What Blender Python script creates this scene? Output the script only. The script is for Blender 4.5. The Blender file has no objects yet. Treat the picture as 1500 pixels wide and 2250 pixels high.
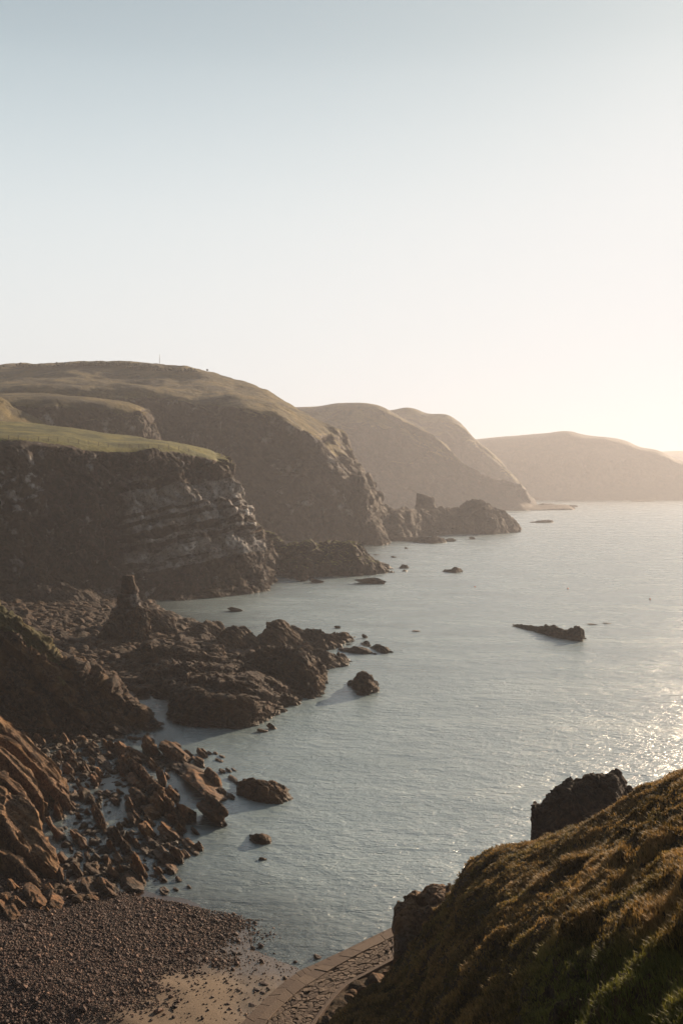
import bpy, bmesh, math, random
import numpy as np
from mathutils import Vector
R = math.radians
scene = bpy.context.scene
C = scene.collection

# ------------------------------------------------------------------ camera
F = 2187.5          # focal length in photo pixels (35 mm lens, 36 mm tall frame)
H = 35.0
PITCH = math.atan(60 / F)
cam = bpy.data.cameras.new('camera')
cam.sensor_fit = 'VERTICAL'; cam.sensor_height = 36; cam.lens = 35
cam.clip_start = 0.5; cam.clip_end = 60000
camo = bpy.data.objects.new('camera', cam); C.objects.link(camo)
camo.location = (0, 0, H); camo.rotation_euler = (R(90) - PITCH, 0, 0)
scene.camera = camo

# ------------------------------------------------------------------ light
SUN_AZ, SUN_EL = 38.0, 16.5      # azimuth to the right of the view direction (+Y)
scene.view_settings.view_transform = 'Standard'
scene.view_settings.look = 'None'
scene.view_settings.exposure = 0.95
scene.view_settings.gamma = 1.0
w = bpy.data.worlds.new('World'); scene.world = w; w.use_nodes = True
nt = w.node_tree; nt.nodes.clear()
sky = nt.nodes.new('ShaderNodeTexSky'); sky.sky_type = 'NISHITA'; sky.sun_disc = False
sky.sun_elevation = R(SUN_EL); sky.sun_rotation = R(SUN_AZ)
sky.air_density = 1.0; sky.dust_density = 2.0; sky.ozone_density = 1.6; sky.altitude = 0
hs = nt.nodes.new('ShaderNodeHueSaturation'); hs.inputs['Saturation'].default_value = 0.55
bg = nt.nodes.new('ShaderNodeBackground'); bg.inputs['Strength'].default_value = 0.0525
wo = nt.nodes.new('ShaderNodeOutputWorld')
nt.links.new(sky.outputs[0], hs.inputs['Color'])
# tone curve on the clear sky: rolls bright parts off to a soft white
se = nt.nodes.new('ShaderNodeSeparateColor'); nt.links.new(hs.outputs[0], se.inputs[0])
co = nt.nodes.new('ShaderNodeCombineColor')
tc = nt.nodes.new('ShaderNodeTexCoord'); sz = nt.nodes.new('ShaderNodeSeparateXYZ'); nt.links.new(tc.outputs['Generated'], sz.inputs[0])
vr = nt.nodes.new('ShaderNodeFloatCurve'); nt.links.new(sz.outputs[2], vr.inputs['Value'])   # sky whitened towards the horizon, dimmed overhead to cut fill light
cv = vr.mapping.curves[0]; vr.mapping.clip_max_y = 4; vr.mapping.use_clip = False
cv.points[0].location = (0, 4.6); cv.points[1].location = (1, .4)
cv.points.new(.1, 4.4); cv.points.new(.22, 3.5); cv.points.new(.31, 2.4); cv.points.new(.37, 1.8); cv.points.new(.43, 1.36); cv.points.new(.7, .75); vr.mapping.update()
# unseen sky away from the sun is dimmed to cut fill light
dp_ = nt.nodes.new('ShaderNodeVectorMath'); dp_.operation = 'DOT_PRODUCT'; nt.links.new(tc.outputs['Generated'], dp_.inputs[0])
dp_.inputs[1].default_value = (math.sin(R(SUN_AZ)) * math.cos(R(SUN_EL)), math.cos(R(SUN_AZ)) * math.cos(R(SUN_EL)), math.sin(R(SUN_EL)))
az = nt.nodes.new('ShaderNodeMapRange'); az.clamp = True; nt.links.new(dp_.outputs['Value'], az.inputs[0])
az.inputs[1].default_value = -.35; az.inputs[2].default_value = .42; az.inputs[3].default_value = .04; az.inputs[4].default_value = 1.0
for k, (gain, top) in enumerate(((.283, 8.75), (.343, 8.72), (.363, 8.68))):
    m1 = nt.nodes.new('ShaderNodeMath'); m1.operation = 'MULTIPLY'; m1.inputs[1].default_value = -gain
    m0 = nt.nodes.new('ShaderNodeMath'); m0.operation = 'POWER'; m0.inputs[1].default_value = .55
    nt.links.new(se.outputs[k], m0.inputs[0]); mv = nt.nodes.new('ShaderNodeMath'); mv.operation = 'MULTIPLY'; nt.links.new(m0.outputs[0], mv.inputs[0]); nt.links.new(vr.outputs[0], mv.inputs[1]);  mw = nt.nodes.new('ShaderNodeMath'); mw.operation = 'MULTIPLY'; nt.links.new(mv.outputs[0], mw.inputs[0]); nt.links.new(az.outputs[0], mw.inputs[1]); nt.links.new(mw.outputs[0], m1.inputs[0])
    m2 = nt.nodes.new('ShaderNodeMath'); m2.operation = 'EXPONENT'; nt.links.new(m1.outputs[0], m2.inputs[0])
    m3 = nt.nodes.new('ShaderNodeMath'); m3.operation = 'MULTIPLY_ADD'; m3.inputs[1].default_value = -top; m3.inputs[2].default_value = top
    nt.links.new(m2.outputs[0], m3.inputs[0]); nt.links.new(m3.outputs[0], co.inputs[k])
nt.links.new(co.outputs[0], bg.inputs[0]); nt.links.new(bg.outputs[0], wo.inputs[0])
sl = bpy.data.lights.new('sun', 'SUN'); sl.energy = 5.0; sl.angle = R(0.6); sl.color = (1.0, 0.755, 0.51)
so = bpy.data.objects.new('sun', sl); C.objects.link(so)
sd = Vector((math.sin(R(SUN_AZ)) * math.cos(R(SUN_EL)), math.cos(R(SUN_AZ)) * math.cos(R(SUN_EL)), math.sin(R(SUN_EL))))
so.rotation_euler = sd.to_track_quat('Z', 'Y').to_euler()
scene.cycles.use_denoising = True
scene.cycles.max_bounces = 6; scene.cycles.diffuse_bounces = 3; scene.cycles.glossy_bounces = 3
scene.cycles.volume_bounces = 1; scene.cycles.transparent_max_bounces = 12

# ------------------------------------------------------------------ picture <-> world
def ray(px, py):
    a = (np.asarray(px, float) - 750) / F; b = (np.asarray(py, float) - 1125) / F
    c, s = math.cos(PITCH), math.sin(PITCH)
    return a, c - s * b, -s - c * b
def P(px, py, Y):
    a, y, z = ray(px, py); t = Y / y
    return np.stack([a * t, np.asarray(Y, float) + 0 * t, H + z * t], -1)
def Yz(px, py, z=0.0):
    a, y, zz = ray(px, py); return (z - H) / zz * y
def G(px, py, z=0.0):
    return P(px, py, Yz(px, py, z))

# ------------------------------------------------------------------ noise
_rs = np.random.RandomState(7)
_perm = _rs.permutation(4096).astype(np.int64)
_grad = _rs.normal(size=(4096, 3)); _grad /= np.linalg.norm(_grad, axis=1)[:, None]
_rnd = _rs.rand(4096)
def _h(ix, iy, iz):
    return _perm[(_perm[(_perm[ix & 4095] + iy) & 4095] + iz) & 4095]
def perlin(p):
    i = np.floor(p).astype(np.int64); f = p - i; u = f * f * f * (f * (f * 6 - 15) + 10)
    out = 0
    for dx in (0, 1):
        wx = u[..., 0] if dx else 1 - u[..., 0]
        for dy in (0, 1):
            wy = u[..., 1] if dy else 1 - u[..., 1]
            for dz in (0, 1):
                wz = u[..., 2] if dz else 1 - u[..., 2]
                g = _grad[_h(i[..., 0] + dx, i[..., 1] + dy, i[..., 2] + dz)]
                out = out + wx * wy * wz * (g[..., 0] * (f[..., 0] - dx) + g[..., 1] * (f[..., 1] - dy) + g[..., 2] * (f[..., 2] - dz))
    return out * 1.6
def fbm(p, o=5, ridged=False, gain=.5):
    a, s, t = 1.0, 0.0, 0.0
    q = np.array(p, float)
    for k in range(o):
        n = perlin(q)
        if ridged: n = 1 - 2 * np.abs(n)
        s = s + a * n; t += a; a *= gain; q = q * 2.03 + 17.3
    return s / t
def worley(p):
    """nearest-cell: returns (random value of the cell, offset vector to its centre, f1, f2)"""
    i = np.floor(p).astype(np.int64)
    b1 = np.full(p.shape[:-1], 9.0); b2 = np.full(p.shape[:-1], 9.0); hv = np.zeros(p.shape[:-1], np.int64); off = np.zeros(p.shape)
    for dx in (-1, 0, 1):
        for dy in (-1, 0, 1):
            for dz in (-1, 0, 1):
                c = i + np.array([dx, dy, dz]); h = _h(c[..., 0], c[..., 1], c[..., 2])
                ctr = c + np.stack([_rnd[h], _rnd[(h * 7 + 3) & 4095], _rnd[(h * 13 + 5) & 4095]], -1)
                o = p - ctr; d = (o * o).sum(-1)
                m = d < b1
                b2 = np.where(m, b1, np.minimum(b2, d)); b1 = np.where(m, d, b1)
                hv = np.where(m, h, hv); off = np.where(m[..., None], o, off)
    return hv, off, np.sqrt(b1), np.sqrt(b2)
def blocks(p, tilt=.5):
    hv, off, a, b = worley(p)
    v = _rnd[hv] - .5 + tilt * (off * _grad[hv]).sum(-1)
    return v - .35 * np.clip(1 - (b - a) * 7, 0, 1)
BN = np.array([0.66, 0.36, 0.66]); BN /= np.linalg.norm(BN)      # normal of the tilted beds
def strata(p, period, warp=.35, n=None):
    n = BN if n is None else n
    s = p @ n / period + warp * fbm(p / period / 5, 3) * 3
    i = np.floor(s).astype(np.int64); f = s - i
    v = _rnd[(_perm[i & 4095])]; v2 = _rnd[(_perm[(i + 1) & 4095])]
    k = np.clip((f - .9) / .1, 0, 1)
    return v * (1 - k) + v2 * k - .5

# ------------------------------------------------------------------ mesh helpers
def mesh_from(name, V, Fq, attrs=None, smooth=True):
    me = bpy.data.meshes.new(name)
    V = np.asarray(V, np.float32).reshape(-1, 3); Fq = np.asarray(Fq, np.int32); n = Fq.shape[1]
    me.vertices.add(len(V)); me.vertices.foreach_set('co', V.ravel())
    me.loops.add(Fq.size); me.loops.foreach_set('vertex_index', Fq.ravel())
    me.polygons.add(len(Fq)); me.polygons.foreach_set('loop_start', np.arange(0, Fq.size, n, dtype=np.int32))
    me.update(calc_edges=True)
    me.polygons.foreach_set('use_smooth', np.full(len(Fq), smooth))
    for k, v in (attrs or {}).items():
        v = np.asarray(v, np.float32)
        if v.ndim > 1 and v.shape[-1] == 3:
            a = me.attributes.new(k, 'FLOAT_VECTOR', 'POINT'); a.data.foreach_set('vector', v.reshape(-1))
        else:
            a = me.attributes.new(k, 'FLOAT', 'POINT'); a.data.foreach_set('value', v.ravel())
    me.validate()
    return me
def link(name, me, mat, parent=None, label=None, cat=None, group=None, kind=None):
    o = bpy.data.objects.new(name, me); C.objects.link(o)
    if mat and not me.materials: me.materials.append(mat)
    if parent: o.parent = parent
    if label: o['label'] = label
    if cat: o['category'] = cat
    if group: o['group'] = group
    if kind: o['kind'] = kind
    return o
def grid_faces(nu, nv):
    i = np.arange(nu - 1)[:, None] * nv + np.arange(nv - 1)[None, :]
    return np.stack([i, i + nv, i + nv + 1, i + 1], -1).reshape(-1, 4)
def cr(pts, n, axis=0, weights=None):
    """Catmull-Rom along axis, n samples"""
    pts = np.moveaxis(np.asarray(pts, float), axis, 0); m = len(pts)
    if weights is None: t = np.linspace(0, m - 1, n)
    else:
        cw = np.concatenate([[0], np.cumsum(weights)]); t = np.interp(np.linspace(0, cw[-1], n), cw, np.arange(m))
    i = np.clip(np.floor(t).astype(int), 0, m - 2); f = t - i
    g = lambda k: pts[np.clip(k, 0, m - 1)]
    sh = (n,) + (1,) * (pts.ndim - 1); f = f.reshape(sh)
    p0 = np.where((i - 1 >= 0).reshape(sh), g(i - 1), 2 * g(i) - g(i + 1)); p1, p2 = g(i), g(i + 1)
    p3 = np.where((i + 2 <= m - 1).reshape(sh), g(i + 2), 2 * g(i + 1) - g(i))
    T = .5
    r = ((-T * p0 + (2 - T) * p1 + (T - 2) * p2 + T * p3) * f ** 3 + (2 * T * p0 + (T - 3) * p1 + (3 - 2 * T) * p2 - T * p3) * f ** 2 + T * (p2 - p0) * f + p1)
    return np.moveaxis(r, 0, axis)
def gnormals(X):
    du = np.gradient(X, axis=0); dv = np.gradient(X, axis=1)
    n = np.cross(du, dv); l = np.linalg.norm(n, axis=-1, keepdims=True)
    return n / np.maximum(l, 1e-9)
def surf(cols, nu, nv, wu=None, wv=None):
    X = cr(np.asarray(cols, float), nu, 0, wu)
    return cr(X, nv, 1, wv)
def orient(X, N, up=True):
    return N if N[..., 2].mean() > 0 else -N
def sstep(a, b, x):
    t = np.clip((x - a) / (b - a), 0, 1); return t * t * (3 - 2 * t)

# ------------------------------------------------------------------ materials
def new_mat(name):
    m = bpy.data.materials.new(name); m.use_nodes = True; nt = m.node_tree; nt.nodes.clear()
    out = nt.nodes.new('ShaderNodeOutputMaterial'); b = nt.nodes.new('ShaderNodeBsdfPrincipled'); nt.links.new(b.outputs[0], out.inputs[0])
    return m, nt, b, out
def N(nt, t, **k):
    n = nt.nodes.new(t)
    for a, v in k.items(): setattr(n, a, v)
    return n
def noise(nt, vec, scale, detail=6, rough=.6, dist=0.0):
    n = N(nt, 'ShaderNodeTexNoise'); n.inputs['Scale'].default_value = scale; n.inputs['Detail'].default_value = detail
    n.inputs['Roughness'].default_value = rough; n.inputs['Distortion'].default_value = dist
    if vec: nt.links.new(vec, n.inputs['Vector'])
    return n.outputs['Fac']
def ramp(nt, fac, stops):
    n = N(nt, 'ShaderNodeValToRGB'); e = n.color_ramp.elements
    while len(e) < len(stops): e.new(.5)
    for k, (p, c) in enumerate(stops):
        e[k].position = p; e[k].color = (c, c, c, 1) if isinstance(c, (int, float)) else (*c, 1)
    nt.links.new(fac, n.inputs[0]); return n.outputs[0]
def mix(nt, fac, a, b, mode='MIX'):
    n = N(nt, 'ShaderNodeMix', data_type='RGBA', blend_type=mode)
    for s, v in ((n.inputs[0], fac), (n.inputs[6], a), (n.inputs[7], b)):
        if isinstance(v, (int, float)): s.default_value = v
        elif isinstance(v, tuple): s.default_value = (*v, 1)
        else: nt.links.new(v, s)
    return n.outputs[2]
def math_(nt, op, a, b=0.0, clamp=False):
    n = N(nt, 'ShaderNodeMath', operation=op, use_clamp=clamp)
    for s, v in ((n.inputs[0], a), (n.inputs[1], b)):
        if isinstance(v, (int, float)): s.default_value = v
        else: nt.links.new(v, s)
    return n.outputs[0]
def attr(nt, name):
    n = N(nt, 'ShaderNodeAttribute', attribute_name=name); return n.outputs['Fac']
def wpos(nt, mapping=None, rot=None):
    g = N(nt, 'ShaderNodeNewGeometry')
    if mapping is None: return g.outputs['Position'], g
    m = N(nt, 'ShaderNodeMapping'); m.inputs['Scale'].default_value = mapping
    if rot: m.inputs['Rotation'].default_value = rot
    nt.links.new(g.outputs['Position'], m.inputs['Vector']); return m.outputs[0], g
def bump(nt, h, strength, dist, prev=None):
    b = N(nt, 'ShaderNodeBump'); b.inputs['Strength'].default_value = strength; b.inputs['Distance'].default_value = dist
    nt.links.new(h, b.inputs['Height'])
    if prev: nt.links.new(prev, b.inputs['Normal'])
    return b.outputs[0]

def rock_material(name, S, dark, light, lichen=(0.20, 0.12, 0.03), lich=.25, pale=(0.74, 0.70, 0.69), g1=(0.055, 0.052, 0.014), g2=(0.13, 0.095, 0.03), wet=True, rough=.8, rr_=(.34, .66), vary=False):
    """S: size of the main mottling in metres; attributes grass / pale drive the cover"""
    m, nt, b, out = new_mat(name)
    p, g = wpos(nt)
    n1 = noise(nt, p, 1 / S, 8, .62); n2 = noise(nt, p, 4.3 / S, 6, .65); n3 = noise(nt, p, .3 / S, 4, .5)
    col = mix(nt, ramp(nt, n1, [(rr_[0], 0.0), (rr_[1], 1.0)]), dark, light)
    col = mix(nt, ramp(nt, n2, [(.36, 1.0), (.56, 0.0)]), col, mix(nt, .7, col, (0.0, 0.0, 0.0)))
    col = mix(nt, math_(nt, 'MULTIPLY', ramp(nt, n3, [(.47, 0.0), (.62, 1.0)]), lich), col, lichen)
    # tilted bedding lines
    vp, _ = wpos(nt, None); d = N(nt, 'ShaderNodeVectorMath', operation='DOT_PRODUCT'); nt.links.new(p, d.inputs[0]); d.inputs[1].default_value = tuple(BN)
    lw = noise(nt, p, .5 / S, 3, .5)
    dd = math_(nt, 'ADD', d.outputs['Value'], math_(nt, 'MULTIPLY', lw, 3.0 * S))
    n1d = N(nt, 'ShaderNodeTexNoise', noise_dimensions='1D'); n1d.inputs['Scale'].default_value = 2.2 / S; n1d.inputs['Detail'].default_value = 5
    nt.links.new(dd, n1d.inputs['W'])
    col = mix(nt, ramp(nt, n1d.outputs['Fac'], [(.35, .5), (.5, 0.0)]), col, mix(nt, .6, col, (0, 0, 0)))
    col = mix(nt, math_(nt, 'MULTIPLY', attr(nt, 'pale'), ramp(nt, n2, [(.32, 0.0), (.52, 1.0)])), col, pale)
    gr = attr(nt, 'grass')
    gcol = mix(nt, ramp(nt, noise(nt, p, .35 / S, 8, .65), [(.40, 0.0), (.60, 1.0)]), g1, g2)
    gcol = mix(nt, ramp(nt, n2, [(.35, .6), (.55, 0.0)]), gcol, mix(nt, .5, gcol, (0.01, 0.008, 0.004)))
    gm = math_(nt, 'ADD', gr, math_(nt, 'MULTIPLY', math_(nt, 'SUBTRACT', n2, .5), .9))
    gm = ramp(nt, gm, [(.42, 0.0), (.58, 1.0)])
    col = mix(nt, gm, col, gcol)
    oi = N(nt, 'ShaderNodeObjectInfo')                               # every stone has its own tone
    tv = ramp(nt, oi.outputs['Random'], [(0.0, .38), (.5, .8), (1.0, 1.1)])
    if vary: col = mix(nt, 1.0, col, tv, 'MULTIPLY')
    ro = rough
    if wet:
        sx = N(nt, 'ShaderNodeSeparateXYZ'); nt.links.new(p, sx.inputs[0])
        zz = math_(nt, 'ADD', sx.outputs[2], math_(nt, 'MULTIPLY', n1, -1.6))
        wf = N(nt, 'ShaderNodeMapRange', clamp=True); nt.links.new(zz, wf.inputs[0])
        wf.inputs[1].default_value = -1.0; wf.inputs[2].default_value = .1; wf.inputs[3].default_value = 1; wf.inputs[4].default_value = 0
        col = mix(nt, wf.outputs[0], col, mix(nt, .75, col, (0.012, 0.010, 0.008)))
        r = N(nt, 'ShaderNodeMapRange'); nt.links.new(wf.outputs[0], r.inputs[0]); r.inputs[3].default_value = rough; r.inputs[4].default_value = .35
        nt.links.new(r.outputs[0], b.inputs['Roughness'])
    else: b.inputs['Roughness'].default_value = rough
    b.inputs['Specular IOR Level'].default_value = .3
    nt.links.new(col, b.inputs['Base Color'])
    h1 = bump(nt, noise(nt, p, 1.1 / S, 12, .75), 1.0, .8 * S)
    h2 = bump(nt, n1d.outputs['Fac'], .5, .25 * S, h1)
    nt.links.new(h2, b.inputs['Normal'])
    return m
ROCK_D, ROCK_L = (0.055, 0.038, 0.027), (0.17, 0.115, 0.075)
M_near = rock_material('near_rock', .8, (0.018, 0.009, 0.006), (0.30, 0.145, 0.060), lichen=(.34, .15, .035), lich=.45, rr_=(.34, .60), vary=True)
M_slab = rock_material('slab_rock', .9, (0.09, 0.048, 0.026), (0.40, 0.23, 0.125), lichen=(.36, .19, .065), lich=.4)
M_mid = rock_material('shore_rock', 1.6, (0.018, 0.010, 0.007), (0.095, 0.048, 0.027), lichen=(.20, .10, .03))
M_spur = rock_material('spur_rock', 1.2, (0.014, 0.008, 0.006), (0.13, 0.066, 0.034), lichen=(.24, .12, .03), lich=.35)
M_cliff = rock_material('cliff_rock', 3.5, (0.017, 0.009, 0.007), (0.08, 0.045, 0.035), lich=.15, g1=(0.08, 0.085, 0.016), g2=(0.21, 0.19, 0.038))
M_far = rock_material('far_cliff_rock', 8.0, (0.024, 0.014, 0.010), (0.095, 0.057, 0.040), lich=.1, g1=(0.045, 0.036, 0.011), g2=(0.19, 0.14, 0.038))
M_slope = rock_material('slope_turf', .5, (0.05, 0.032, 0.02), (0.10, 0.065, 0.038), lich=.1, g1=(0.045, 0.040, 0.012), g2=(0.12, 0.075, 0.028), wet=False, rough=.95)

# ------------------------------------------------------------------ ground and sea
shore_px = [(3200, 2600), (1000, 2330), (760, 2240), (700, 2160), (655, 2128), (612, 2112), (575, 2078), (520, 2032), (455, 1990), (405, 1955), (368, 1930),
            (350, 1900), (330, 1850), (290, 1790), (320, 1720), (330, 1660), (322, 1620), (318, 1580), (340, 1548), (390, 1500), (560, 1440), (430, 1372),
            (340, 1340), (330, 1318), (565, 1292), (590, 1268), (760, 1255), (790, 1200), (840, 1188), (1000, 1165), (1000, 1130), (-2600, 1130), (-2600, 2600)]
SH = np.array([G(a, b)[:2] for a, b in shore_px])
def shore_dist(x, y):
    d = np.full(x.shape, 1e9); ins = np.zeros(x.shape, bool)
    for k in range(len(SH)):
        a, b = SH[k], SH[(k + 1) % len(SH)]; e = b - a
        t = np.clip(((x - a[0]) * e[0] + (y - a[1]) * e[1]) / (e @ e), 0, 1)
        d = np.minimum(d, np.hypot(x - a[0] - t * e[0], y - a[1] - t * e[1]))
        c = ((a[1] > y) != (b[1] > y)); xi = (b[0] - a[0]) * (y - a[1]) / (b[1] - a[1] + 1e-12) + a[0]
        ins ^= c & (x < xi)
    return np.where(ins, d, -d)
def ground_z(x, y):
    d = shore_dist(x, y)
    p = np.stack([x, y, 0 * x], -1)
    field = sstep(78, 92, y) * (1 - sstep(150, 170, y))              # boulder field with pools
    z = np.where(d > 0, np.minimum(d * .085, 2.2), np.maximum(d * .075, -7.0))
    zf = np.where(d > 0, np.minimum(d * .03, .35) - .3, d * .12)
    z = z * (1 - field) + zf * field
    far = sstep(150, 200, y); z = np.where(d > 0, z + far * np.minimum(d * .03, 2), z)
    return z + fbm(p / 9, 3) * .28 * (1 + field * .8) * np.clip(1 - d / -60, .2, 1) + fbm(p / 1.3, 3) * .06
def trap(px0, px1, nx, Ys):
    px = np.linspace(px0, px1, nx); a = (px - 750) / F
    X = a[:, None] * Ys[None, :]; return X, np.broadcast_to(Ys[None, :], X.shape)

# sea floor + beach, one sheet
Ys = np.geomspace(30, 900, 620)
gx, gy = trap(-900, 2300, 620, Ys)
gz = ground_z(gx, gy)
m, nt, b, out = new_mat('sand_and_shingle')
p, g = wpos(nt)
n1 = noise(nt, p, .5, 9, .7); n2 = noise(nt, p, 6, 6, .7)
sand = mix(nt, n1, (0.13, 0.092, 0.062), (0.20, 0.145, 0.10))
shin = mix(nt, ramp(nt, n2, [(.35, 0.0), (.65, 1.0)]), (0.020, 0.011, 0.009), (0.065, 0.036, 0.028))
col = mix(nt, attr(nt, 'shingle'), sand, shin)
seaw = mix(nt, ramp(nt, noise(nt, p, 1.3, 8, .75), [(.53, 0.0), (.58, 1.0)]), col, (0.09, 0.055, 0.018))
col = mix(nt, attr(nt, 'weed'), col, seaw)
wetf = attr(nt, 'wet')
col = mix(nt, wetf, col, mix(nt, .55, col, (0.03, 0.022, 0.016)))
nt.links.new(col, b.inputs['Base Color'])
r = N(nt, 'ShaderNodeMapRange'); nt.links.new(wetf, r.inputs[0]); r.inputs[3].default_value = .9; r.inputs[4].default_value = .22
nt.links.new(r.outputs[0], b.inputs['Roughness'])
nt.links.new(bump(nt, n2, .5, .05), b.inputs['Normal'])
M_beach = m
def shingle_amt(x, y):
    """1 on the cobble bank, 0 on the bare sand by the jetty"""
    # sand wedge: photo polygon roughly (240,2240) (480,2160) (640,2060) (560,2000) (700,2150)
    a, b_ = G(100, 2290, 1)[:2], G(640, 1990, 0)[:2]
    e = b_ - a; s = ((x - a[0]) * e[1] - (y - a[1]) * e[0]) / np.hypot(*e)     # >0 to the right of the line
    n = fbm(np.stack([x, y, 0 * x], -1) / 5, 4) * 4.5
    return 1 - sstep(-3.5, 4.5, s + n)
gd = shore_dist(gx, gy)
sh = shingle_amt(gx, gy)
wet = 1 - sstep(.15, .8, gz + fbm(np.stack([gx, gy, 0 * gx], -1) / 4, 3) * .25)
field = sstep(78, 92, gy)
sh = np.maximum(sh, field); sh = np.where(gz < -.15, np.maximum(sh * .8, .15), sh)
me = mesh_from('beach', np.stack([gx, gy, gz], -1), grid_faces(620, 620), dict(shingle=sh, wet=wet, weed=(1 - sstep(2, 8, gd)) * (gy < 80)))
link('beach', me, M_beach, kind='structure')

# sea
m, nt, b, out = new_mat('sea_water')
p1, g = wpos(nt, (1.0, 1.0, 1.0)); 
w1, _ = wpos(nt, (.95, 1.7, 1.0), (0, 0, R(-14)))
w2, _ = wpos(nt, (1.0, 2.3, 1.0), (0, 0, R(20)))
a1 = noise(nt, w1, 2.0, 4, .6, .4); a2 = noise(nt, w2, 4.2, 3, .6, .2); a3 = noise(nt, w1, .16, 3, .5); a4 = noise(nt, w2, .035, 3, .5); a5 = noise(nt, w1, .5, 3, .5, .5)
hgt = math_(nt, 'ADD', math_(nt, 'MULTIPLY', a1, .36), math_(nt, 'ADD', math_(nt, 'MULTIPLY', a2, .07), math_(nt, 'ADD', math_(nt, 'MULTIPLY', a5, .75), math_(nt, 'MULTIPLY', a3, 1.3))))
bp = bump(nt, hgt, 1.0, .42)
dep = attr(nt, 'depth')
b.inputs['Base Color'].default_value = (0.235, 0.31, 0.335, 1)
b.inputs['IOR'].default_value = 3.0; b.inputs['Specular IOR Level'].default_value = .5
rr = N(nt, 'ShaderNodeMapRange'); nt.links.new(a4, rr.inputs[0]); rr.inputs[1].default_value = .35; rr.inputs[2].default_value = .65; rr.inputs[3].default_value = .20; rr.inputs[4].default_value = .30
nt.links.new(rr.outputs[0], b.inputs['Roughness'])
nt.links.new(bp, b.inputs['Normal'])
gl = N(nt, 'ShaderNodeBsdfGlossy'); gl.inputs['Roughness'].default_value = .12; nt.links.new(bp, gl.inputs['Normal'])
tr = N(nt, 'ShaderNodeBsdfTransparent'); tr.inputs[0].default_value = (.86, .9, .88, 1)
fr = N(nt, 'ShaderNodeFresnel'); fr.inputs['IOR'].default_value = 1.33; nt.links.new(bp, fr.inputs['Normal'])
m1 = N(nt, 'ShaderNodeMixShader'); nt.links.new(fr.outputs[0], m1.inputs[0]); nt.links.new(tr.outputs[0], m1.inputs[1]); nt.links.new(gl.outputs[0], m1.inputs[2])
opq = ramp(nt, dep, [(0.0, .35), (.4, .8), (1.0, 1.0)])
m2 = N(nt, 'ShaderNodeMixShader'); nt.links.new(opq, m2.inputs[0]); nt.links.new(m1.outputs[0], m2.inputs[1]); nt.links.new(b.outputs[0], m2.inputs[2])
fo = N(nt, 'ShaderNodeBsdfDiffuse'); fo.inputs[0].default_value = (.55, .56, .55, 1)
fm = math_(nt, 'MULTIPLY', ramp(nt, dep, [(0.0, 1.0), (.05, .7), (.12, 0.0)]), ramp(nt, noise(nt, w2, 2.2, 8, .75, 1.2), [(.57, 0.0), (.66, .6)]))
m3 = N(nt, 'ShaderNodeMixShader'); nt.links.new(fm, m3.inputs[0]); nt.links.new(m2.outputs[0], m3.inputs[1]); nt.links.new(fo.outputs[0], m3.inputs[2])
nt.links.new(m3.outputs[0], out.inputs[0])
M_sea = m
Ys2 = np.concatenate([np.geomspace(30, 900, 420), np.geomspace(930, 16000, 60)])
sx_, sy_ = trap(-2600, 4200, 420, Ys2)
sxx = sx_[:, :]; d0 = np.where(sy_ < 899, -ground_z(sxx, sy_), 9.0)
dp = np.clip(d0 / 2.4, 0, 1)
me = mesh_from('sea', np.stack([sxx, sy_, 0 * sxx], -1), grid_faces(420, 480), dict(depth=dp))
link('sea', me, M_sea, kind='structure')

# ------------------------------------------------------------------ headlands
def terrain(name, cols, nu, nv, mat, amp, size, bed=0., bedp=6., blk=0., blks=8., wu=None, wv=None, grass_top=0., grass_n=(.55, .75), pale=None, jit=1.0, gextra=None, gv=None, allover=False, flat_amp=.25, seed=0, kind='structure', **kw):
    """loft a land form through control columns, break the surface up, mark turf on the gentle parts"""
    X = surf(cols, nu, nv, wu, wv); n = gnormals(X); n = orient(X, n)
    q = X + seed * 31.7
    steep = 1 - sstep(.5, .85, n[..., 2])
    if allover: steep = np.ones_like(steep)
    d = amp * fbm(q / size, 6) * (flat_amp + (1 - flat_amp) * steep) * jit
    d += amp * .5 * steep * (fbm(q / size * 1.7 + 9, 5, True) - .3)
    if bed: d += bed * strata(q, bedp) * steep + bed * .45 * strata(q + 50, bedp * .3) * steep
    if blk: d += blk * blocks(q / blks) * steep + .35 * blk * blocks(q / blks * 2.9) * steep
    X2 = X + n * d[..., None]
    n2 = orient(X2, gnormals(X2))
    gr = sstep(grass_n[0], grass_n[1], n2[..., 2] * .5 + n[..., 2] * .5 + .12 * fbm(q / size * 2, 3)) * (X2[..., 2] > grass_top)
    gr = gr * sstep(grass_top, grass_top + 4, X2[..., 2])
    if gv: gr = gr * (1 - sstep(gv - .02, gv + .02, np.linspace(0, 1, nv)[None, :] + .02 * fbm(q / size, 4)))
    if gextra is not None: gr = np.maximum(gr, gextra(X2, n2))
    pl = np.zeros(gr.shape) if pale is None else pale(X2, n2, d) * (1 - gr)
    X2[..., 2] = np.maximum(X2[..., 2], -2.5)
    me = mesh_from(name, X2, grid_faces(nu, nv), dict(grass=gr, pale=pl))
    return link(name, me, mat, kind=kind, **kw)

def steepen(cols, rim, f):
    """pull the rim of a cliff nearer to its foot (each point keeps its direction from the viewpoint)"""
    A = np.array(cols, float); Y = A[..., 1].copy(); foot = Y[:, -1:]; sh = (1 - f) * (Y[:, rim:rim + 1] - foot)
    Y2 = Y - sh; Y2[:, rim:] = foot + (Y[:, rim:] - foot) * f; k = (Y2 / Y)[..., None]
    c = np.array([0, 0, H]); return c + (A - c) * k
def col_(*pts): return [P(a, b, c) for a, b, c in pts]
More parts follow.
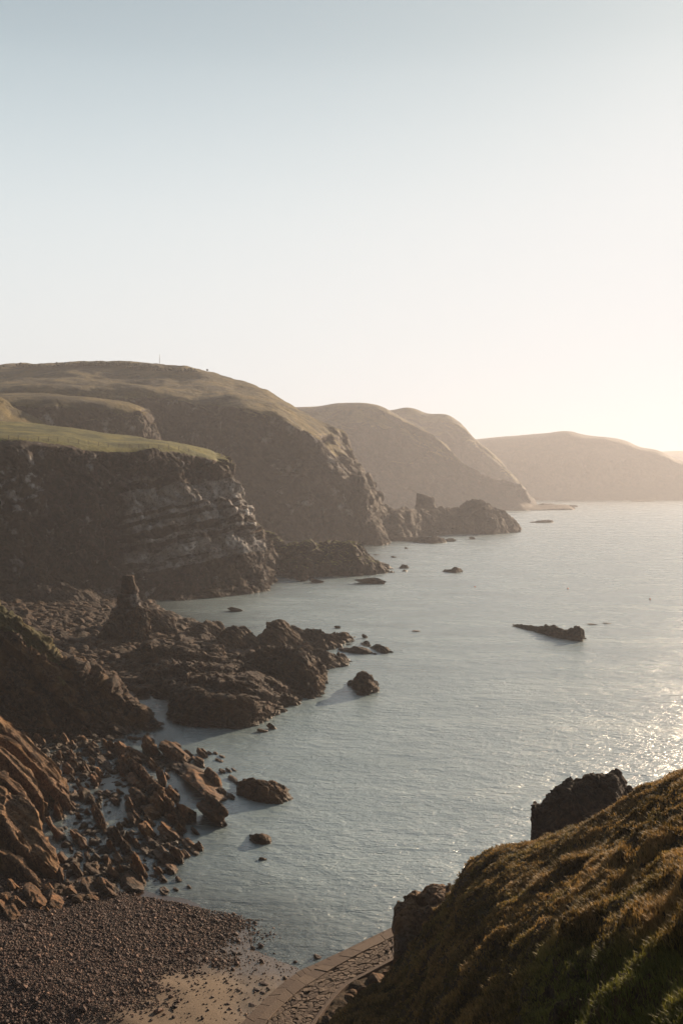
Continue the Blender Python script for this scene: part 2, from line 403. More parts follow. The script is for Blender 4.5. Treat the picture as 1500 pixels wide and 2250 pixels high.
# rows: back foot, back shoulder, skyline, top, rim, upper face, mid face, low face, foot
H0 = [
 col_((-420, 1200, 560), (-420, 960, 500), (-420, 900, 440), (-420, 930, 380), (-420, 960, 330), (-420, 1060, 312), (-420, 1150, 300), (-420, 1240, 290), (-420, 1350, 280)),
 col_((-200, 1200, 560), (-200, 960, 500), (-200, 915, 440), (-200, 935, 380), (-200, 962, 325), (-200, 1060, 310), (-200, 1150, 298), (-200, 1240, 290), (-200, 1345, 280)),
 col_((0, 1200, 560), (0, 960, 500), (0, 928, 435), (0, 945, 380), (0, 965, 322), (0, 1060, 308), (0, 1150, 298), (0, 1240, 290), (0, 1350, 278)),
 col_((120, 1200, 560), (120, 970, 490), (120, 940, 430), (120, 955, 380), (120, 971, 332), (120, 1050, 322), (120, 1150, 308), (120, 1240, 298), (110, 1345, 284)),
 col_((250, 1200, 550), (250, 985, 480), (250, 955, 425), (250, 970, 385), (250, 985, 345), (250, 1060, 335), (245, 1150, 322), (240, 1240, 308), (225, 1340, 292)),
 col_((350, 1200, 530), (350, 1000, 470), (350, 968, 415), (350, 975, 385), (355, 984, 355), (365, 1060, 342), (370, 1150, 328), (370, 1240, 315), (370, 1318, 305)),
 col_((430, 1200, 500), (430, 1010, 450), (425, 981, 410), (428, 988, 385), (435, 996, 362), (450, 1060, 348), (465, 1140, 336), (475, 1230, 326), (480, 1308, 318)),
 col_((480, 1210, 480), (470, 1020, 440), (472, 996, 400), (475, 1003, 382), (481, 1018, 366), (505, 1080, 355), (525, 1150, 345), (545, 1230, 336), (555, 1302, 325)),
 col_((500, 1215, 470), (495, 1060, 430), (494, 1022, 398), (502, 1036, 385), (511, 1054, 374), (531, 1092, 366), (553, 1150, 360), (575, 1230, 352), (585, 1294, 338)),
 col_((500, 1215, 480), (480, 1100, 440), (488, 1052, 412), (496, 1068, 402), (505, 1086, 396), (535, 1120, 390), (560, 1180, 382), (588, 1235, 372), (590, 1283, 352)),
 col_((440, 1215, 490), (440, 1150, 460), (440, 1100, 440), (460, 1110, 430), (480, 1130, 420), (520, 1160, 410), (550, 1200, 402), (585, 1240, 395), (592, 1268, 380)),
]
def h0_pale(X, n, d):
    X = np.array(X)
    # lime-white bird streaks on the ledges of the buttress, and a paler patch far left
    px = 750 + F * X[..., 0] / X[..., 1]; z = X[..., 2]
    c = strata(X, 3.4, n=np.array([-.22, .1, .97])); a = strata(X + 40, 1.3, n=np.array([-.25, .1, .97]))
    band = sstep(.02, .16, c + .6 * a)
    m = sstep(240, 340, px) * (1 - sstep(560, 600, px)) * sstep(5, 12, z) * (1 - sstep(33, 40, z))
    m2 = (1 - sstep(60, 120, px)) * sstep(24, 30, z) * (1 - sstep(38, 42, z))
    blot = sstep(.0, .35, fbm(X / 9, 4))
    r_ = band * m * (.35 + .65 * blot)
    return band * m * (.35 + .65 * blot) + m2 * sstep(.1, .3, fbm(X / 3, 4)) * .8 + .35 * sstep(.25, .45, fbm(X / 5 + 7, 4))
terrain('near_headland', steepen(H0, 4, .42), 700, 480, M_cliff, 5.5, 26, bed=2.6, bedp=5, blk=3.2, blks=8, wv=[.5, .5, 1, 1, 1.2, 1.5, 1.5, 1.2], pale=h0_pale, grass_top=30, gv=.375, seed=1)

# the main headland, far plateau and its cliff
H1 = [
 col_((-600, 900, 1300), (-600, 840, 1050), (-600, 800, 900), (-600, 830, 800), (-600, 860, 740), (-600, 890, 660), (-600, 980, 640), (-600, 1080, 620), (-600, 1200, 600)),
 col_((-200, 900, 1300), (-200, 830, 1050), (-200, 800, 900), (-200, 830, 800), (-200, 850, 740), (-200, 880, 660), (-200, 980, 640), (-200, 1080, 620), (-200, 1200, 600)),
 col_((0, 900, 1300), (0, 830, 1050), (0, 803, 900), (0, 828, 800), (0, 838, 740), (0, 858, 660), (0, 960, 650), (0, 1080, 630), (0, 1200, 600)),
 col_((150, 900, 1300), (150, 830, 1050), (150, 797, 900), (150, 822, 800), (150, 838, 740), (150, 862, 665), (150, 960, 655), (150, 1080, 635), (150, 1200, 600)),
 col_((260, 900, 1300), (260, 825, 1050), (260, 795, 890), (270, 822, 800), (270, 845, 730), (260, 870, 672), (280, 960, 660), (290, 1080, 640), (300, 1200, 600)),
 col_((360, 900, 1300), (360, 832, 1050), (360, 806, 870), (370, 832, 790), (370, 850, 730), (365, 870, 690), (380, 960, 668), (390, 1080, 640), (400, 1200, 600)),
 col_((450, 910, 1250), (445, 840, 1020), (440, 812, 850), (440, 838, 780), (440, 862, 720), (440, 886, 672), (450, 960, 650), (460, 1080, 620), (470, 1200, 580)),
 col_((520, 930, 1200), (510, 860, 1000), (503, 829, 840), (510, 852, 770), (520, 870, 700), (525, 887, 640), (520, 980, 620), (520, 1080, 600), (520, 1200, 570)),
 col_((600, 950, 1150), (590, 890, 960), (585, 861, 810), (590, 875, 740), (598, 888, 680), (602, 906, 630), (600, 1000, 610), (590, 1090, 595), (580, 1200, 565)),
 col_((660, 960, 1100), (655, 930, 930), (652, 897, 780), (652, 906, 720), (655, 918, 670), (655, 935, 625), (670, 1010, 610), (670, 1100, 590), (665, 1200, 560)),
 col_((710, 990, 1060), (712, 960, 900), (715, 930, 750), (712, 938, 710), (710, 948, 670), (708, 962, 640), (735, 1020, 620), (745, 1100, 600), (750, 1200, 570)),
 col_((735, 1030, 1040), (742, 985, 880), (748, 954, 730), (740, 958, 705), (732, 966, 675), (724, 978, 650), (765, 1030, 640), (785, 1110, 620), (800, 1200, 585)),
 col_((745, 1080, 1020), (755, 1030, 880), (764, 990, 750), (765, 995, 730), (768, 1004, 700), (772, 1012, 680), (797, 1060, 665), (825, 1120, 645), (850, 1195, 600)),
 col_((740, 1120, 1000), (750, 1080, 880), (760, 1040, 780), (770, 1040, 760), (780, 1050, 740), (795, 1060, 720), (820, 1090, 710), (845, 1130, 700), (868, 1185, 640)),
]
def h1_pale(X, n, d): return .6 * sstep(.22, .45, fbm(X / 10 + 3, 5)) * sstep(10, 20, X[..., 2])
terrain('main_headland', steepen(H1, 5, .5), 620, 420, M_far, 11, 60, bed=2.5, bedp=11, blk=4, blks=22, wv=[.4, .5, 1.2, 1, 1, 1.2, 1.3, 1], grass_top=40, grass_n=(.5, .72), pale=h1_pale, gv=.585, flat_amp=.6, seed=2)
# spur in front of the main cliff, turf on top
H1b = [
 col_((-300, 1000, 640), (-300, 890, 600), (-300, 880, 560), (-300, 900, 520), (-300, 960, 500), (-300, 1060, 480)),
 col_((60, 1000, 650), (60, 880, 620), (60, 866, 585), (70, 882, 545), (60, 960, 520), (50, 1060, 500)),
 col_((160, 1000, 650), (160, 890, 620), (160, 872, 585), (165, 886, 548), (165, 960, 525), (160, 1060, 505)),
 col_((250, 1000, 640), (250, 895, 612), (250, 880, 580), (255, 892, 552), (262, 960, 532), (265, 1060, 510)),
 col_((300, 1000, 630), (300, 905, 605), (300, 890, 578), (306, 903, 556), (318, 960, 540), (325, 1060, 520)),
 col_((318, 1010, 625), (322, 920, 600), (325, 905, 580), (330, 925, 565), (345, 975, 555), (355, 1060, 540)),
 col_((310, 1010, 640), (320, 960, 610), (328, 940, 595), (338, 960, 590), (352, 1000, 585), (365, 1060, 575)),
]
terrain('inner_headland', steepen(H1b, 3, .5), 300, 220, M_far, 6, 30, bed=1.6, bedp=8, blk=3, blks=14, grass_top=40, grass_n=(.5, .7), pale=h1_pale, seed=3)
H1c = [
 col_((-300, 1000, 540), (-300, 860, 500), (-300, 880, 480), (-300, 960, 460), (-300, 1040, 450)),
 col_((-40, 1000, 540), (-40, 868, 505), (-40, 885, 490), (-50, 930, 470), (-60, 1040, 455)),
 col_((30, 1000, 540), (30, 900, 512), (30, 914, 498), (25, 940, 480), (20, 1040, 455)),
 col_((80, 1000, 540), (80, 922, 512), (82, 932, 500), (80, 950, 485), (75, 1040, 455)),
 col_((110, 1010, 540), (108, 945, 512), (110, 955, 502), (112, 970, 490), (110, 1050, 460)),
]
terrain('grassy_spur', H1c, 200, 140, M_far, 3, 20, grass_top=20, grass_n=(.1, .4), seed=4)

FH2 = [
 col_((300, 1000, 1900), (300, 890, 1550), (300, 930, 1450), (300, 1030, 1400), (300, 1140, 1300)),
 col_((640, 1000, 1900), (650, 898, 1550), (650, 935, 1450), (650, 1030, 1400), (650, 1140, 1300)),
 col_((740, 1000, 1900), (745, 892, 1550), (755, 925, 1460), (770, 1030, 1400), (790, 1135, 1290)),
 col_((815, 1000, 1900), (822, 896, 1540), (835, 925, 1460), (850, 1030, 1400), (860, 1132, 1300)),
 col_((880, 1000, 1850), (885, 924, 1510), (895, 950, 1450), (915, 1040, 1390), (925, 1130, 1310)),
 col_((960, 1020, 1800), (955, 962, 1480), (965, 985, 1440), (985, 1050, 1390), (1000, 1128, 1320)),
 col_((1015, 1040, 1750), (1012, 1014, 1460), (1020, 1030, 1430), (1035, 1080, 1390), (1050, 1126, 1330)),
 col_((1060, 1060, 1700), (1060, 1046, 1450), (1068, 1060, 1430), (1080, 1090, 1390), (1090, 1125, 1335)),
 col_((1120, 1080, 1650), (1118, 1060, 1440), (1125, 1070, 1420), (1130, 1095, 1390), (1138, 1123, 1340)),
 col_((1150, 1095, 1600), (1145, 1084, 1430), (1150, 1090, 1415), (1155, 1105, 1390), (1163, 1122, 1345)),
 col_((1170, 1110, 1560), (1168, 1108, 1430), (1172, 1110, 1410), (1176, 1114, 1390), (1180, 1120, 1350)),
 col_((1240, 1112, 1560), (1238, 1109, 1440), (1240, 1110, 1420), (1242, 1113, 1400), (1245, 1117, 1380)),
 col_((1262, 1116, 1560), (1262, 1116, 1440), (1262, 1117, 1430), (1262, 1119, 1410), (1262, 1121, 1380)),
]
terrain('distant_headland', steepen(FH2, 2, .5), 420, 200, M_far, 12, 90, bed=3, bedp=18, blk=6, blks=40, grass_top=60, grass_n=(.4, .7), seed=5, jit=.6)
FH2b = [
 col_((700, 1000, 2200), (700, 905, 1950), (700, 950, 1850), (700, 1040, 1800), (700, 1120, 1700)),
 col_((840, 1000, 2200), (840, 904, 1950), (840, 950, 1850), (840, 1040, 1800), (840, 1120, 1700)),
 col_((900, 1000, 2200), (898, 898, 1930), (900, 940, 1850), (910, 1040, 1780), (920, 1120, 1700)),
 col_((940, 1000, 2200), (938, 910, 1920), (945, 950, 1840), (955, 1040, 1780), (960, 1120, 1700)),
 col_((985, 1000, 2150), (982, 914, 1900), (990, 950, 1830), (1000, 1040, 1780), (1010, 1118, 1700)),
 col_((1020, 1000, 2100), (1015, 937, 1880), (1025, 965, 1820), (1040, 1050, 1770), (1050, 1117, 1700)),
 col_((1045, 1010, 2050), (1040, 965, 1860), (1055, 990, 1810), (1075, 1060, 1760), (1090, 1116, 1700)),
 col_((1090, 1040, 2000), (1085, 1003, 1840), (1095, 1020, 1800), (1120, 1070, 1760), (1135, 1115, 1700)),
 col_((1130, 1070, 2000), (1125, 1045, 1830), (1135, 1055, 1800), (1150, 1085, 1760), (1160, 1114, 1700)),
 col_((1165, 1100, 2000), (1160, 1085, 1830), (1165, 1090, 1800), (1175, 1100, 1760), (1180, 1114, 1700)),
]
terrain('distant_headland', steepen(FH2b, 2, .5), 300, 160, M_far, 12, 110, blk=7, blks=50, grass_top=25, grass_n=(.4, .7), seed=6, jit=.6)
FH3 = [
 col_((900, 1000, 3300), (900, 975, 2750), (900, 1000, 2600), (900, 1060, 2450), (900, 1108, 2250)),
 col_((1045, 1000, 3300), (1045, 966, 2750), (1050, 990, 2600), (1050, 1060, 2450), (1050, 1108, 2250)),
 col_((1120, 1000, 3300), (1120, 959, 2750), (1125, 985, 2600), (1130, 1060, 2450), (1130, 1107, 2250)),
 col_((1195, 1000, 3300), (1190, 953, 2720), (1200, 985, 2580), (1210, 1060, 2420), (1220, 1106, 2220)),
 col_((1245, 1000, 3300), (1242, 949, 2700), (1255, 985, 2570), (1270, 1060, 2400), (1280, 1106, 2200)),
 col_((1290, 1000, 3300), (1285, 957, 2700), (1300, 985, 2570), (1310, 1060, 2400), (1320, 1105, 2200)),
 col_((1340, 1010, 3300), (1335, 962, 2700), (1350, 990, 2570), (1360, 1060, 2400), (1370, 1105, 2200)),
 col_((1375, 1020, 3300), (1370, 969, 2690), (1385, 1000, 2560), (1400, 1060, 2400), (1415, 1105, 2200)),
 col_((1410, 1030, 3300), (1405, 984, 2680), (1420, 1010, 2560), (1440, 1060, 2400), (1455, 1105, 2200)),
 col_((1450, 1040, 3300), (1445, 992, 2670), (1460, 1018, 2550), (1480, 1062, 2390), (1500, 1105, 2200)),
 col_((1500, 1050, 3300), (1495, 1014, 2650), (1510, 1034, 2530), (1530, 1068, 2380), (1550, 1105, 2200)),
 col_((1600, 1060, 3300), (1590, 1030, 2630), (1600, 1048, 2520), (1610, 1076, 2370), (1620, 1105, 2200)),
 col_((1750, 1070, 3300), (1740, 1046, 2600), (1750, 1060, 2500), (1760, 1082, 2360), (1770, 1105, 2200)),
]
terrain('far_headland', steepen(FH3, 2, .25), 360, 160, M_far, 16, 110, flat_amp=.5, blk=5, blks=70, grass_top=160, grass_n=(.4, .7), seed=7, jit=.6)
FH4 = [
 col_((1250, 1040, 5200), (1250, 1000, 4300), (1250, 1030, 4000), (1250, 1070, 3800), (1250, 1090, 3400)),
 col_((1450, 1040, 5200), (1450, 993, 4300), (1455, 1020, 4000), (1460, 1070, 3800), (1460, 1090, 3400)),
 col_((1520, 1040, 5200), (1520, 993, 4300), (1525, 1020, 4000), (1530, 1070, 3800), (1530, 1090, 3400)),
 col_((1600, 1040, 5200), (1600, 1003, 4300), (1605, 1030, 4000), (1610, 1070, 3800), (1610, 1090, 3400)),
 col_((1750, 1060, 5200), (1750, 1040, 4300), (1755, 1050, 4000), (1760, 1075, 3800), (1760, 1089, 3400)),
]
terrain('farthest_headland', FH4, 160, 90, M_far, 10, 200, grass_top=30, grass_n=(.4, .7), seed=8, jit=.5)

# foreground slope
SL = [
 col_((600, 2500, 66), (600, 2440, 60), (610, 2380, 55), (640, 2400, 51), (660, 2440, 49), (690, 2500, 46), (720, 2620, 43)),
 col_((700, 2390, 66), (720, 2300, 61), (735, 2237, 56), (750, 2290, 52), (770, 2350, 48), (790, 2420, 44), (800, 2600, 36)),
 col_((840, 2250, 68), (855, 2190, 63), (862, 2128, 59), (868, 2180, 54), (880, 2240, 48), (892, 2310, 42), (900, 2560, 32)),
 col_((985, 2160, 70), (990, 2050, 65), (985, 1972, 60), (985, 2050, 51), (987, 2140, 43), (990, 2250, 35), (1000, 2560, 25)),
 col_((1080, 2130, 72), (1075, 1990, 64), (1058, 1882, 57), (1065, 1970, 47), (1072, 2080, 39), (1080, 2230, 30), (1090, 2560, 20)),
 col_((1200, 2130, 70), (1195, 1960, 62), (1180, 1847, 55), (1190, 1920, 43), (1200, 2030, 33), (1210, 2200, 25), (1230, 2560, 16)),
 col_((1350, 2130, 68), (1340, 1920, 60), (1330, 1797, 52), (1340, 1870, 38), (1350, 1980, 28), (1360, 2160, 20.5), (1380, 2560, 13.5)),
 col_((1500, 2130, 66), (1490, 1850, 58), (1478, 1716, 48), (1490, 1800, 33), (1500, 1930, 24), (1510, 2120, 17), (1530, 2560, 11)),
 col_((1680, 2130, 64), (1670, 1800, 56), (1650, 1650, 46), (1660, 1760, 28), (1670, 1900, 20), (1680, 2100, 14), (1700, 2560, 9)),
 col_((1900, 2130, 64), (1900, 1700, 56), (1900, 1560, 44), (1900, 1700, 24), (1900, 1850, 17), (1900, 2100, 12), (1900, 2560, 8)),
]
nu, nv = 760, 620
X = surf(SL, nu, nv, [1, 1.1, 1.1, 1, 1.2, 1.3, 1.3, 1.2, .8], [.4, .6, 1.3, 1.2, 1.2, 1.2]); n = orient(X, gnormals(X))
stp = 1 - sstep(.5, .75, n[..., 2])
hum = fbm(X / 5.5 + 3, 4) * 1.0 + .42 * fbm(X * np.array([1, 1, 1.6]) / 1.7, 5, True) + .12 * fbm(X / .5, 4, True)
lump = np.maximum(0, fbm(X / 3.2 + 11, 3)) * .9
d = hum * .75 + lump - .32
back = sstep(0, .28, np.linspace(0, 1, nv))[None, :]
rockm = sstep(.55, .3, n[..., 2])
tt = strata(X + fbm(X / 3, 3)[..., None] * .6, .75, n=np.array([0., 0., 1.])) * .25 * back
d = d * (.35 + .65 * sstep(.0, .5, np.linspace(0, 1, nv))[None, :]) + tt
d += (1 - back) * .9 * blocks(X / 2.2)
XS = X + n * d[..., None]
nS = orient(XS, gnormals(XS))
gS = np.clip(.72 + .5 * fbm(XS / 2.5, 4) - .9 * sstep(.62, .3, nS[..., 2]), 0, 1)
gS = gS * sstep(.12, .2, np.linspace(0, 1, nv))[None, :]
me = mesh_from('grassy_slope', XS, grid_faces(nu, nv), dict(grass=gS, pale=0 * gS))
link('grassy_slope', me, M_slope, kind='structure')
# ------------------------------------------------------------------ rock builders
def scr(X):
    """photo pixel of world points"""
    c, s = math.cos(PITCH), math.sin(PITCH); y, z = X[..., 1], X[..., 2] - H
    f = y * c - z * s; u = y * s + z * c
    return 750 + F * X[..., 0] / f, 1125 - F * u / f
def rough(X, n, amp, size, bed, bedp, blk, blks, seed, bn=None):
    q = X + seed * 13.7
    d = amp * fbm(q / size, 5)
    if bed: d = d + bed * strata(X + seed, bedp, n=bn) + .45 * bed * strata(X + 9 + seed, bedp * .3, n=bn)
    if blk: d = d + blk * blocks(q / blks) + .35 * blk * blocks(q / blks * 2.7)
    return X + n * d[..., None]
def outcrop(name, st, mat, label, cat='rock', group=None, T=8, prof=None, amp=.4, size=5, bed=.9, bedp=1.7, blk=1.0, blks=3, seed=0, z0=0., Yf=None, zb=-1.5, den=1.2, grass=0., pale=0., bn=None):
    """a ridge-shaped rock body: stations (px, top py, foot py[, thickness]) along its length"""
    prof = prof or [(0, -1), (.06, .35), (.2, .8), (.42, 1), (.7, .8), (.92, .35), (1, -1)]
    cols = []
    for s_ in st:
        px, yt, yb = s_[:3]; t = s_[3] if len(s_) > 3 else T
        Y0 = Yf if Yf else float(Yz(px, yb, z0))
        Yt = Y0 + t * prof[int(np.argmax([h for _, h in prof]))][0]
        zt = float(P(px, yt, Yt)[2])
        c = []
        for (f, h) in prof:
            Y = Y0 + t * f; p_ = P(px, yt, Y); z = zb if h < 0 else z0 + (zt - z0) * h
            c.append((p_[0], Y, z))
        cols.append(c)
    cols = np.array(cols)
    a, b = cols[0].copy(), cols[-1].copy()                       # close the ends
    for e, o in ((a, cols[1]), (b, cols[-2])):
        m_ = e.mean(0); e[:] = m_ + (e - m_) * .25; e[:, 0] = cols[0 if e is a else -1][:, 0].mean() + (cols[0 if e is a else -1][:, 0].mean() - o[:, 0].mean()) * .12; e[:, 2] = np.minimum(e[:, 2], z0 - .5)
    cols = np.concatenate([a[None], cols, b[None]])
    wpx = abs(st[-1][0] - st[0][0]); hpx = max(abs(s_[2] - s_[1]) for s_ in st)
    nu = int(np.clip(wpx * den, 40, 420)); nv = int(np.clip((hpx + T * 2) * den * 2, 50, 220))
    X = surf(cols, nu, nv); n = orient(X, gnormals(X))
    X2 = rough(X, n, amp, size, bed, bedp, blk, blks, seed, bn)
    n2 = orient(X2, gnormals(X2))
    g = grass * sstep(.5, .8, n2[..., 2]) * sstep(2, 4, X2[..., 2]) if grass else np.zeros(X2.shape[:2])
    me = mesh_from(name, X2, grid_faces(nu, nv), dict(grass=g, pale=pale * sstep(0, .3, fbm(X / size + 5, 4))), smooth=False)
    o = link(name, me, mat, label=label, cat=cat, group=group)
    return o
def pinnacle(name, lv, Y, mat, label, cat='sea stack', k=.8, amp=.5, size=4, bed=.3, bedp=1.2, blk=.6, blks=3, seed=0, nv=150, nt_=130, pale=0.):
    """an upright rock: levels (py, left px, right px) from the top down"""
    th = np.linspace(0, 2 * math.pi, nt_); rings = []
    c_, s_ = np.cos(th), np.sin(th)
    cx_ = np.sign(c_) * np.abs(c_) ** .75; sy = np.sign(s_) * np.abs(s_) ** .75
    lv2 = [(lv[0][0], (lv[0][1] + lv[0][2]) / 2 - .3, (lv[0][1] + lv[0][2]) / 2 + .3)] + list(lv)
    for py, l, r_ in lv2:
        a, b = P(l, py, Y), P(r_, py, Y); m_ = (a + b) / 2; hw = max((b - a)[0] / 2, .02)
        rings.append(np.stack([m_[0] + hw * cx_, Y + k * hw * sy, m_[2] + 0 * th], -1))
    X = cr(np.array(rings), nv, 0, [.5] + [1] * (len(lv) - 1)); n = gnormals(X)
    out = X - X.mean(1, keepdims=True)
    if (n * out).sum(-1).mean() < 0: n = -n
    hw_ = np.linalg.norm(out, axis=-1, keepdims=True).mean(1, keepdims=True)
    X2 = X + (rough(X, n, amp, size, bed, bedp, blk, blks, seed) - X) * np.clip((hw_ - 1.2) / 4.5, .1, 1); X2[:, -1] = X2[:, 0]
    me = mesh_from(name, X2, grid_faces(nv, nt_), dict(grass=np.zeros((nv, nt_)), pale=pale * sstep(0, .3, fbm(X / size + 5, 4))), smooth=False)
    return link(name, me, mat, label=label, cat=cat)
_ico = {}
def ico(sub):
    if sub not in _ico:
        bm = bmesh.new(); bmesh.ops.create_icosphere(bm, subdivisions=sub, radius=1)
        _ico[sub] = (np.array([v.co[:] for v in bm.verts]), np.array([[v.index for v in f.verts] for f in bm.faces])); bm.free()
    return _ico[sub]
def rock_shape(seed, sub, flat=0., beds=1., rnd=.08):
    rs = np.random.RandomState(seed); v = ico(sub)[0].copy()
    v *= np.array([1, 1, 1.0])
    for k in range(12):
        if beds and k < 3:
            nn = BN * (1 if k % 2 else -1) + rs.normal(size=3) * .12; dd = rs.uniform(.35, .6)
        else: nn = rs.normal(size=3); dd = rs.uniform(.55, .85)
        nn /= np.linalg.norm(nn)
        v -= np.maximum(0, v @ nn - dd)[:, None] * nn
    q = v * 1.0 + seed * 3.1
    nrm = v / np.maximum(np.linalg.norm(v, axis=1, keepdims=True), 1e-6)
    d = rnd * 1.6 * fbm(q * 1.6, 4) + beds * .22 * strata(v + seed, .3) + .05 * blocks(q * 2.5)
    v = v + nrm * d[:, None]
    lo, hi = v.min(0), v.max(0); return (v - (lo + hi) / 2) / ((hi - lo) / 2)
def boulder(px, pyb, wpx, hpx, mat, label, group=None, name='boulder', cat='boulder', seed=0, sub=4, z0=None, beds=1., kd=1.0, rnd=.08, elong=0.):
    """one free rock: centre px, foot py, width and height in photo pixels"""
    zg = 0.
    if z0 is None:
        for _ in range(4):
            p_ = G(px, pyb, zg); zg = max(0., float(ground_z(p_[0:1], p_[1:2])[0]))
    else: zg = z0
    p_ = G(px, pyb, zg); mpp = p_[1] / F; el = (pyb - 1065) / F
    w_ = wpx * mpp / 2; dth = w_ * kd; h_ = max(hpx * mpp - 2 * dth * el * .75, hpx * mpp * .45) / 2
    v = rock_shape(seed + int(px) * 7 + int(pyb), sub, beds=beds, rnd=rnd)
    sink = .30
    v = v * np.array([w_, dth, h_ / (1 - sink)])
    if elong:                                                     # longer along the strike of the beds
        e1 = np.array([.44, -.9]); t1_ = v[:, :2] @ e1; v[:, :2] += np.outer(t1_, e1) * elong; v[:, :2] *= (1 - elong * .2)
    c_ = np.array([p_[0], p_[1] + dth * .75, zg + h_ / (1 - sink) * (1 - 2 * sink)])
    me = mesh_from(name, v, ico(sub)[1], dict(grass=np.zeros(len(v)), pale=np.zeros(len(v))), smooth=False)
    o = link(name, me, mat, label=label, cat=cat, group=group); o.location = c_
    return o

# ------------------------------------------------------------------ the big shore rocks
pinnacle('sea_stack', [(1264, 271, 295), (1280, 268, 298), (1298, 267, 306), (1304, 268, 304), (1308, 261, 308), (1332, 257, 311), (1338, 247, 317), (1366, 243, 320), (1390, 240, 322), (1420, 238, 324), (1452, 236, 324)],
         206, M_mid, 'tall ochre-stained sea stack with a square block on top, in the cove', k=.75, blk=1.9, amp=.5, bed=.9, bedp=1.6, blks=2.6, nv=190, nt_=170, seed=3, pale=.25)
outcrop('rock_ridge', [(283, 1352, 1440), (292, 1334, 1443), (306, 1331, 1443), (318, 1340, 1443), (329, 1366, 1440)], M_spur,
        'ochre lichen-covered column of rock leaning on the front right of the sea stack', T=4, seed=31, blk=.9, blks=2, bed=.5, bedp=1.1, den=2)
outcrop('rock_ridge', [(198, 1430, 1446), (212, 1408, 1446), (230, 1382, 1446), (246, 1352, 1446), (258, 1340, 1446), (272, 1350, 1446)], M_mid,
        'dark sloping shoulder of rock against the left side of the sea stack', T=9, seed=30, blk=.9, bed=.7)
outcrop('rock_ridge', [(306, 1328, 1412), (330, 1334, 1413), (350, 1340, 1413), (372, 1354, 1413), (396, 1378, 1413), (418, 1406, 1414)], M_mid,
        'dark steep rock ridge falling to the right directly behind the sea stack', T=9, seed=4, blk=.9, amp=.7, zb=-1)
outcrop('rock_platform', [(318, 1408, 1476), (360, 1412, 1480), (400, 1417, 1483), (432, 1428, 1485), (465, 1420, 1486), (486, 1424, 1484), (500, 1450, 1478)], M_mid,
        'long flat-topped block of dark rock with an orange edge, in front of the sea stack', T=13, prof=[(0, -1), (.04, .6), (.12, .97), (.6, 1), (.9, .7), (1, -1)], seed=5, blk=.8, bn=np.array([.22, .25, .94]))
outcrop('rock_platform', [(372, 1520, 1575), (398, 1509, 1592), (450, 1504, 1599), (500, 1504, 1602), (550, 1506, 1599), (592, 1509, 1582), (632, 1515, 1560), (668, 1533, 1546)], M_mid,
        'broad layered rock platform with small pools on top, nearest the water of the rocky point', T=22, prof=[(0, -1), (.05, .55), (.13, .95), (.45, 1), (.85, .9), (1, -1)], seed=6, bed=1.1, bedp=1.5, blk=.7, amp=.4, bn=np.array([.22, .25, .94]))
outcrop('rock_mass', [(470, 1462, 1500), (520, 1442, 1512), (575, 1430, 1520), (620, 1424, 1528), (655, 1422, 1534), (676, 1432, 1537), (694, 1447, 1534), (707, 1470, 1524), (712, 1495, 1512)], M_mid,
        'large rounded dark rock mass bulging into the sea behind the layered platform', T=18, seed=7, blk=1.3, amp=.6, bed=1.0)
outcrop('rock_mass', [(655, 1422, 1442), (690, 1425, 1462), (718, 1431, 1472), (738, 1448, 1470), (750, 1441, 1466), (768, 1459, 1465)], M_mid,
        'pointed brown rock at the outer right end of the rocky point', T=9, seed=8, blk=.7)
outcrop('rock_mass', [(565, 1402, 1426), (580, 1388, 1430), (603, 1368, 1432), (626, 1368, 1430), (638, 1384, 1426), (655, 1396, 1424)], M_mid,
        'high domed rock with a flat cap at the back of the rocky point', T=12, seed=9, blk=.7)
outcrop('rock_mass', [(480, 1398, 1430), (500, 1379, 1436), (525, 1377, 1438), (548, 1388, 1436), (572, 1404, 1434), (590, 1418, 1432)], M_mid,
        'low rounded dark rock left of the high domed rock', T=13, seed=10, blk=.7)
outcrop('rock_mass', [(636, 1384, 1408), (660, 1382, 1411), (681, 1384, 1411), (700, 1385, 1413), (730, 1392, 1417), (756, 1394, 1416), (777, 1404, 1410)], M_mid,
        'long blocky reef reaching out to sea along the back of the rocky point', T=7, seed=11, blk=.8, blks=2.4)
outcrop('rock_mass', [(658, 1412, 1430), (690, 1407, 1432), (720, 1409, 1430), (748, 1416, 1424)], M_mid, 'smooth low whaleback rock in front of the blocky reef', T=6, seed=12)
outcrop('rock_mass', [(422, 1385, 1410), (445, 1366, 1412), (468, 1370, 1406), (490, 1378, 1398)], M_mid, 'small broken rock between the dark steep ridge and the rocky point', T=8, seed=13)
outcrop('rock_mass', [(330, 1470, 1530), (400, 1468, 1540), (470, 1462, 1545), (540, 1472, 1540), (600, 1490, 1530)], M_mid, 'low dark ledge joining the layered platform to the sea stack', T=22, prof=[(0, -1), (.1, .5), (.4, 1), (.8, .8), (1, -1)], seed=14, amp=.8)
outcrop('rock_mass', [(-60, 1300, 1335), (0, 1288, 1340), (60, 1290, 1342), (120, 1284, 1340), (170, 1290, 1338), (218, 1312, 1334)], M_cliff, 'low dark rocks at the foot of the near cliff, left of the sea stack', T=16, z0=1.5, seed=15, amp=1, blk=1, blks=5)
outcrop('rock_mass', [(350, 1306, 1318), (400, 1308, 1320), (450, 1300, 1316), (510, 1296, 1310), (560, 1288, 1304), (586, 1276, 1298)], M_cliff, 'low ledge of wet rock along the waterline of the near cliff', T=10, seed=16, amp=.8, blk=.8)
